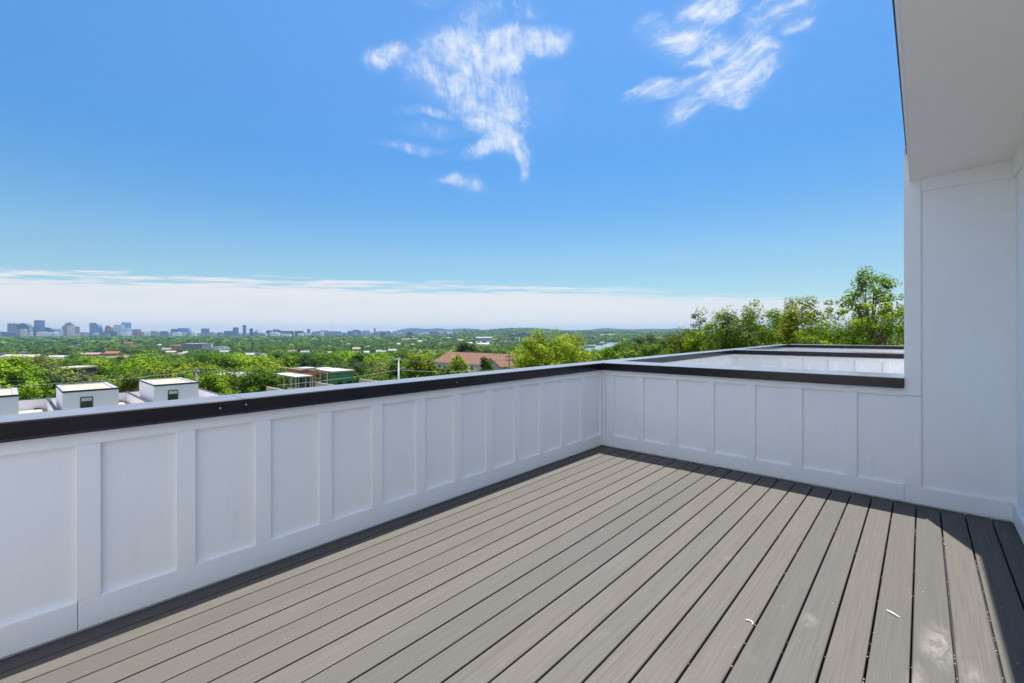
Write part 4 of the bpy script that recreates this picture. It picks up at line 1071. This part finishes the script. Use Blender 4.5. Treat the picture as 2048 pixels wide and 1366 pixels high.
wire('upper power line running left from the weathered pole', P1 - Z * .1, PL + Z * .5, .9, M_WIRE)
wire('lower power line running left from the weathered pole', P1 - Z * .6, PL - Z * .4, 1.0, M_WIREL)
wire('upper power line between the weathered and the pale pole', P1 - Z * .1, P2, .8, M_WIRE)
wire('lower power line between the weathered and the pale pole', P1 - Z * .6, P2 - Z * .25, 1.0, M_WIRE)
wire('power line dropping low in front of the construction site', P2 - Z * 2.3, pt(470, 776, 84), .5, M_WIREL)
wire('power line from the pale pole to the thin dark pole', P2, P3, 1.2, M_WIRE)
wire('low power line right of the pale pole', P2 - Z * 2.3, P3 - Z * 2.2, .5, M_WIREL)
wire('short power line between the two dark poles', P3, P4 - Z * .45, .5, M_WIRE)

# ------------------------------------------------------------------ trees
rs = np.random.RandomState(11)
def rand_dir(n):
    v = rs.randn(n, 3); return v / np.linalg.norm(v, axis=1, keepdims=True)
def leaf_quads(cen, nrm, size, asp=.55):
    n = len(cen)
    t = np.cross(nrm, rand_dir(n)); t /= np.linalg.norm(t, axis=1, keepdims=True) + 1e-9
    b = np.cross(nrm, t); s = (size * np.ones(n))[:, None]
    return np.stack([cen - t * s * .5, cen + b * s * asp * .5 - nrm * s * .06, cen + t * s * .5, cen - b * s * asp * .5 - nrm * s * .06], 1)
def clump(c, rad, n, size, up=.3, fill=.55, flat=.8, out=0):
    d = rand_dir(n); r_ = fill + (1.06 - fill) * rs.rand(n) ** .6
    p = c + d * (np.array([rad, rad, rad * flat]) * r_[:, None])
    nr = d * .9 + out * .6 + rand_dir(n) * .5 + np.array([0, 0, up]); nr /= np.linalg.norm(nr, axis=1, keepdims=True)
    return leaf_quads(p, nr, size * (.7 + .6 * rs.rand(n)))
def crown(height, width, base, nclump, nleaf, leaf, shape='round', crad=None, airy=0.0):
    """clumps of leaves spread through an uneven crown; returns quads, tints and clump centres"""
    Q, Tn, Cs = [], [], []
    hh = height - base; k = 0; ph = rs.rand(6) * 6.28
    while len(Cs) < nclump and k < 4000:
        k += 1
        f = rs.rand() ** (.8 if shape == 'round' else 1.0)
        an = rs.rand() * 6.2832
        prof = {'round': math.sin(math.pi * min(1, .12 + .80 * f)) ** .65, 'tall': (math.sin(math.pi * (.10 + .86 * f)) ** .8) * (1.05 - .35 * f), 'spread': math.sin(math.pi * (.2 + .68 * f)) ** .5}[shape]
        lump = 1 + .32 * math.sin(3 * an + ph[0] + f * 4) + .16 * math.sin(5 * an + ph[1] - f * 7)
        rr_ = width / 2 * prof * lump * math.sqrt(rs.uniform(.12, 1.0))
        c = np.array([rr_ * math.cos(an), rr_ * math.sin(an), base + hh * f * (1 + .08 * math.sin(2 * an + ph[2]))])
        if airy and Cs and min(np.linalg.norm(c - q) for q in Cs) < airy: continue
        Cs.append(c)
    cr = crad or width * .15
    for c in Cs:
        ov = c - np.array([0, 0, base + hh * .4]); q = clump(c, cr * rs.uniform(.65, 1.4), nleaf, leaf, out=ov / (np.linalg.norm(ov) + .3))
        Q.append(q); Tn.append(np.clip(rs.rand() * .8 + .28 * rs.rand(len(q)) - .04, 0, 1))
    return np.concatenate(Q), np.concatenate(Tn), Cs
def limbs(height, base, Cs, tr, nl=14, lean=(0, 0)):
    m = MB(); top = height * .8
    trunk = [(lean[0] * f + .12 * math.sin(f * 5), lean[1] * f + .1 * math.cos(f * 4) - .1, top * f) for f in np.linspace(0, 1, 7)]
    m.tube(trunk, [tr * (1 - .8 * f) for f in np.linspace(0, 1, 7)], 8)
    idx = rs.permutation(len(Cs))[:nl]
    for i in idx:
        c = Cs[i]; z0 = min(top * .9, max(base * .5, c[2] - np.hypot(c[0], c[1]) * 1.1 - .4)); f = z0 / top
        s = Vector((lean[0] * f, lean[1] * f, z0)); e = Vector(c); mid_ = s.lerp(e, .5) + Vector((rs.uniform(-.3, .3), rs.uniform(-.3, .3), -.15 * (e - s).length * .5))
        pts = [s.lerp(mid_, q) .lerp(mid_.lerp(e, q), q) for q in np.linspace(0, 1, 6)]
        r0 = tr * .45 * (1 - .6 * f)
        m.tube(pts, [r0 * (1 - .85 * q) + .008 for q in np.linspace(0, 1, 6)], 5)
    return m
def tree(name, label, loc, height, width, base, fol, nclump, nleaf, leaf, shape='round', crad=None, group=None, nl=14, airy=0.0, tr=None, cat='tree'):
    t = thing(name, loc, label, cat, group)
    q, tn, Cs = crown(height, width, base, nclump, nleaf, leaf, shape, crad, airy)
    limbs(height, base, Cs, tr or height * .018, nl).build('trunk', M_BARK, t, smooth=True)
    qmesh('crown', q, tn, FOL[fol], t)
    return t
def tree_at(name, label, px, ytop, r, width_px, fol, nclump, nleaf, leaf, shape='round', crad=None, basef=.3, nl=14, airy=0, group=None):
    p = pt(px, ytop, r); g = gz(p.x, p.y) - .3; h = p.z - g
    return tree(name, label, (p.x, p.y, g), h, width_px / F * r, h * basef, fol, nclump, nleaf, leaf, shape, crad, group, nl, airy)
HERO = []
def hero(*a, **k):
    a = list(a); tl_ = a[0] == 'tall_tree'; a[7] = int(a[7] * (1.7 if tl_ else 2.3)); a[9] = a[9] * 1.2; a[5] *= 1.3
    if len(a) > 11 and a[11]: a[11] *= 1.25
    HERO.append((a[2], a[3], a[4], a[5])); return tree_at(*a, **k)
# beside the house, on the right
hero('tall_tree', 'tall airy tree with reddish twigs right beside the house wall', 1742, 556, 34, 215, 'lime', 150, 60, .165, 'tall', .36, .42, 80, .36)
hero('bushy_tree', 'bushy bright green tree left of the tall airy one', 1602, 615, 44, 95, 'lime', 60, 90, .20, 'round', .55, .35, 25)
hero('bushy_tree', 'low dark bush tree at the foot of the tall airy one', 1690, 646, 40, 110, 'mid', 60, 80, .19, 'round', .5, .3, 25)
hero('tall_tree', 'tall feathery tree with two spires, left of the bushy bright one', 1503, 616, 48, 105, 'lime', 80, 70, .18, 'tall', .5, .15, 40, .3)
hero('tall_tree', 'feathery tree with a spire left of the two spired one', 1448, 630, 50, 90, 'lime', 70, 70, .18, 'tall', .5, .15, 36, .3)
hero('tall_tree', 'slender tree at the left end of the tall group', 1396, 637, 56, 70, 'mid', 60, 70, .19, 'tall', .5, .12, 30, .3)
hero('bushy_tree', 'rounded tree filling the gap below the two spired tree', 1548, 640, 50, 110, 'mid', 60, 80, .2, 'round', .6, .3, 20)
hero('bushy_tree', 'rounded lime tree at the foot of the slender one', 1410, 658, 52, 90, 'lime', 60, 80, .2, 'round', .55, .3, 20)
hero('bushy_tree', 'rounded green tree below the feathery spire tree', 1472, 645, 47, 100, 'mid', 60, 80, .2, 'round', .55, .3, 20)
hero('bushy_tree', 'dark rounded tree just past the farthest parapet', 1345, 675, 62, 85, 'dark', 60, 80, .22, 'round', .6, .3, 18)
hero('bushy_tree', 'dark green tree crown over the neighbour parapet', 1290, 680, 66, 95, 'dark', 70, 80, .22, 'round', .65, .3, 18)
hero('bushy_tree', 'mid green tree between the dark crowns and the yellow one', 1256, 693, 60, 58, 'mid', 60, 80, .22, 'round', .6, .3, 18)
hero('bushy_tree', 'low green crown right before the neighbour cap', 1310, 694, 52, 70, 'mid', 50, 80, .2, 'round', .5, .3, 14)
hero('bushy_tree', 'low bright crown behind the deck corner', 1213, 709, 55, 60, 'lime', 50, 80, .2, 'round', .5, .3, 14)
hero('bushy_tree', 'broad dark crown at the right among the tall trees', 1780, 640, 46, 120, 'lime', 70, 80, .2, 'round', .6, .3, 20)
hero('bushy_tree', 'mid green crown peeking past the house wall', 1860, 630, 50, 150, 'mid', 60, 70, .22, 'round', .8, .3, 20)
hero('bushy_tree', 'dense bright tree under the twigs of the tall airy one', 1735, 655, 38, 110, 'mid', 70, 80, .19, 'round', .5, .25, 18)
hero('bushy_tree', 'lime tree filling the gap left of the bushy bright one', 1560, 640, 52, 80, 'mid', 60, 80, .2, 'round', .55, .25, 18)
hero('bushy_tree', 'low mid green tree between slender tree and dark crowns', 1372, 672, 55, 70, 'mid', 60, 80, .2, 'round', .55, .25, 14)
# middle
hero('yellow_tree', 'big yellow green tree with many small round clumps, hiding the end of the red roof', 1098, 675, 72, 118, 'yellow', 130, 80, .24, 'round', .72, .25, 24)
hero('yellow_tree', 'right-hand shoulder of yellow green leaves, a second tree behind the big one', 1139, 682, 76, 54, 'yellow', 80, 80, .24, 'round', .7, .25, 18)
hero('yellow_tree', 'lower yellow green tree in front of the red roof end', 1052, 703, 70, 70, 'yellow', 60, 80, .24, 'round', .62, .25, 14)
hero('bushy_tree', 'round green tree right of the pale pole', 842, 717, 112, 52, 'lime', 80, 80, .42, 'round', 1.1, .2, 12)
hero('bushy_tree', 'round green tree before the red roofed house wall', 916, 721, 118, 36, 'lime', 70, 80, .42, 'round', .95, .2, 12)
hero('bushy_tree', 'small dark tree left of the grey gable', 972, 724, 112, 21, 'mid', 40, 80, .4, 'round', .8, .2, 8)
hero('bushy_tree', 'dark olive tree standing above the red roof ridge', 931, 689, 300, 30, 'dark', 60, 60, .9, 'spread', 1.9, .25, 10)
# left
hero('bushy_tree', 'broad bright green tree at the left edge', 4, 728, 92, 100, 'lime', 130, 90, .42, 'round', 1.15, .15, 12)
hero('bushy_tree', 'dark dull tree under the dark timber house', 62, 741, 100, 70, 'dark', 70, 80, .42, 'round', 1.1, .15, 12)
hero('bushy_tree', 'pale olive tree with blossom-like tips left of the dark house', 62, 722, 140, 70, 'olive', 90, 80, .5, 'round', 1.5, .2, 12)
hero('bushy_tree', 'round dark green tree hiding the white roofed building', 468, 752, 88, 66, 'mid', 90, 90, .34, 'round', 1.0, .15, 14)
hero('bushy_tree', 'round tree right before the green construction site', 524, 745, 86, 52, 'mid', 80, 90, .34, 'round', .9, .15, 14)
hero('bushy_tree', 'low green tree right of the right stair house', 425, 756, 80, 60, 'lime', 80, 90, .34, 'round', .9, .15, 14)
hero('bushy_tree', 'bright tree between the two stair houses', 262, 762, 84, 60, 'mid', 80, 90, .34, 'round', .95, .15, 12)

# kinds for the wood in between
PROT = []
for k, (fo, shp) in enumerate((('lime', 'round'), ('mid', 'round'), ('dark', 'round'), ('mid', 'spread'), ('lime', 'round'), ('olive', 'round'), ('mid', 'tall'), ('lime', 'spread'), ('dark', 'spread'), ('mid', 'round'))):
    hgt, wd = 10.0, rs.uniform(8.0, 10.5) if shp != 'tall' else 6.5
    PROT.append((fo, shp, crown(hgt, wd, 2.0, 46, 52, .62, shp, wd * .155)))
def lowpoly(nc, nl, leaf):
    out = []
    for k in range(8): out.append(crown(10.0, rs.uniform(8.5, 11), 2.0, nc, nl, leaf, rs.choice(['round', 'round', 'spread']), 1.9)[:2])
    return out
def blocked(x, y, zt, wd):
    px, py, d = to_px(x, y, zt); hw = wd / 2 / d * F
    for (a, b, y0, y1, r_) in BLD:
        if d < r_ + 4 and px + hw > a and px - hw < b and py < y1 - 1: return True
        if abs(d - r_) < 30 and a - 2 < px < b + 2: return True
    _, pg, _ = to_px(x, y, zt - 9)
    for (a, b, y0, y1) in FIELDS:
        if math.sin(x * 12.9 + y * 7.7) > .95: break
        if a < px < b and (y0 < pg < y1 or y0 + .5 < py < y1 - 2.0): return True
    for (hx, hy, hr, hw_) in HERO:
        if abs(px - hx) < hw_ * .5 and abs(d - hr) < 6: return True
    return False
def plant():
    pts = []
    rn = np.random.RandomState(5)
    for (r0, r1, sp, A0, A1) in ((72, 420, 7.4, -1.02, .50), (420, 1050, 10.6, -1.0, .42), (1050, 2500, 14.5, -.98, .62), (2500, 7200, 33., -.96, .66)):
        r_ = r0
        while r_ < r1:
            step = sp * .82; n = int((A1 - A0) * r_ / sp)
            an = A0 + (A1 - A0) * (np.arange(n) + rn.uniform(-.45, .45, n) + .5) / n
            for a in an:
                rr_ = r_ + rn.uniform(-.45, .45) * step
                x = FWD.x * rr_ * math.cos(a) + RIGHT.x * rr_ * math.sin(a); y = FWD.y * rr_ * math.cos(a) + RIGHT.y * rr_ * math.sin(a)
                pts.append((rr_, x, y, a))
            r_ += step
    return pts
named = {'lime': ('bright green tree in the wood below the terraces', 'bright trees in the near wood'), 'mid': ('mid green tree in the wood below the terraces', 'mid green trees in the near wood'),
         'dark': ('dark green tree in the wood below the terraces', 'dark trees in the near wood'), 'olive': ('pale olive tree in the wood below the terraces', 'olive trees in the near wood')}
def inside_river(x, y):
    c = False; n = len(RIV)
    for i in range(n):
        (x1, y1), (x2, y2) = RIV[i], RIV[i - 1]
        if (y1 > y) != (y2 > y) and x < (x2 - x1) * (y - y1) / (y2 - y1) + x1: c = not c
    return c
def wood():
    rn = random.Random(3); cnt = 0; protos = {}
    pts = plant()
    mids, far, vfar = lowpoly(26, 11, 1.45), lowpoly(14, 7, 2.3), lowpoly(9, 5, 4.2)
    Qm, Tm = {k: [] for k in ('lime', 'mid', 'dark', 'olive')}, {k: [] for k in ('lime', 'mid', 'dark', 'olive')}
    xy = np.array([(p[1], p[2]) for p in pts]); zs = ground(xy[:, 0], xy[:, 1])
    order = sorted(range(len(pts)), key=lambda i: pts[i][0])
    for i in order:
        r_, x, y, a = pts[i]; z = zs[i]
        pn = math.sin(x * .011 + 1.3) * math.cos(y * .013) + .6 * math.sin(x * .031 + y * .027)
        s = rn.choice((.6, .8, .95, 1.05, 1.25, 1.6)) * rn.uniform(.9, 1.1) * (1 + .12 * pn)
        if r_ > 2500: s *= 1.15
        hgt, wd = 10.0 * s, 9.5 * s
        if r_ < 1050 and rn.random() < .05: continue
        if r_ > 420 and pn < -1.15: continue
        if blocked(x, y, z + hgt, wd): continue
        if r_ > 1000 and r_ < 2600 and a > 0 and inside_river(x, y): continue
        if r_ < 400 and a > .13 and r_ < 110: continue
        if cnt < 285 and r_ < 420:
            k = rn.randrange(len(PROT)); fo, shp, (q, tn, Cs) = PROT[k]
            if k not in protos:
                t = thing('leafy_tree', (x, y, z - .3), named[fo][0], 'tree', named[fo][1])
                limbs(10.0, 2.0, Cs, .2, 10).build('trunk', M_BARK, t, smooth=True); qmesh('crown', q, tn, FOL[fo], t)
                protos[k] = t; t.scale = (s, s, s)
            else: dup(protos[k], (x, y, z - .3), rn.uniform(0, 6.28), (s * rn.uniform(.9, 1.1), s * rn.uniform(.9, 1.1), s), named[fo][0], named[fo][1])
            cnt += 1; continue
        fo = rn.choices(('lime', 'mid', 'dark', 'olive'), (.36 if r_ < 900 else .16, .36, .24 if r_ < 900 else .34, .08 if r_ < 900 else .10))[0]
        if r_ < 420: q, tn = PROT[rn.randrange(len(PROT))][2][:2]
        else: q, tn = rn.choice(mids if r_ < 1050 else (far if r_ < 2500 else vfar))
        an = rn.uniform(0, 6.28); c_, s_ = math.cos(an), math.sin(an)
        sx = s * (1.0 if r_ < 2500 else 3.1); sz = s * (1.0 if r_ < 2500 else 1.25)
        v = np.empty_like(q); v[..., 0] = (q[..., 0] * c_ - q[..., 1] * s_) * sx + x; v[..., 1] = (q[..., 0] * s_ + q[..., 1] * c_) * sx + y; v[..., 2] = q[..., 2] * sz + z - .3
        Qm[fo].append(v.astype(np.float32)); Tm[fo].append(np.clip(tn * .75 + rn.uniform(-.32, .42), 0, 1))
    mats = ['lime', 'mid', 'dark', 'olive']
    # one body of woodland, four leaf colours
    quads = np.concatenate([np.concatenate(Qm[k]) for k in mats]); tint = np.concatenate([np.concatenate(Tm[k]) for k in mats])
    mi = np.concatenate([np.full(sum(len(q) for q in Qm[k]), j, np.int32) for j, k in enumerate(mats)])
    o = qmesh('woodland', quads, tint, FOL['lime'])
    for k in mats[1:]: o.data.materials.append(FOL[k])
    o.data.polygons.foreach_set('material_index', mi)
    tag(o, 'green woodland filling the valley to the city', 'woodland', kind='stuff')
    print('wood: things', cnt, 'quads', len(quads))
wood()

# ------------------------------------------------------------------ the air
def haze():
    m = bpy.data.materials.new('valley_haze'); m.use_nodes = True; nt = m.node_tree; nt.nodes.clear()
    out = nt.nodes.new('ShaderNodeOutputMaterial'); v = nt.nodes.new('ShaderNodeVolumePrincipled')
    v.inputs['Color'].default_value = (.30, .48, .72, 1); v.inputs['Density'].default_value = HAZE; v.inputs['Anisotropy'].default_value = 0.2
    nt.links.new(v.outputs[0], out.inputs['Volume'])
    o = MB().box(-15500, 15500, -15500, 15500, -64, 190).build('haze', m); tag(o, kind='stuff')
HAZE = 5.6e-5
haze()
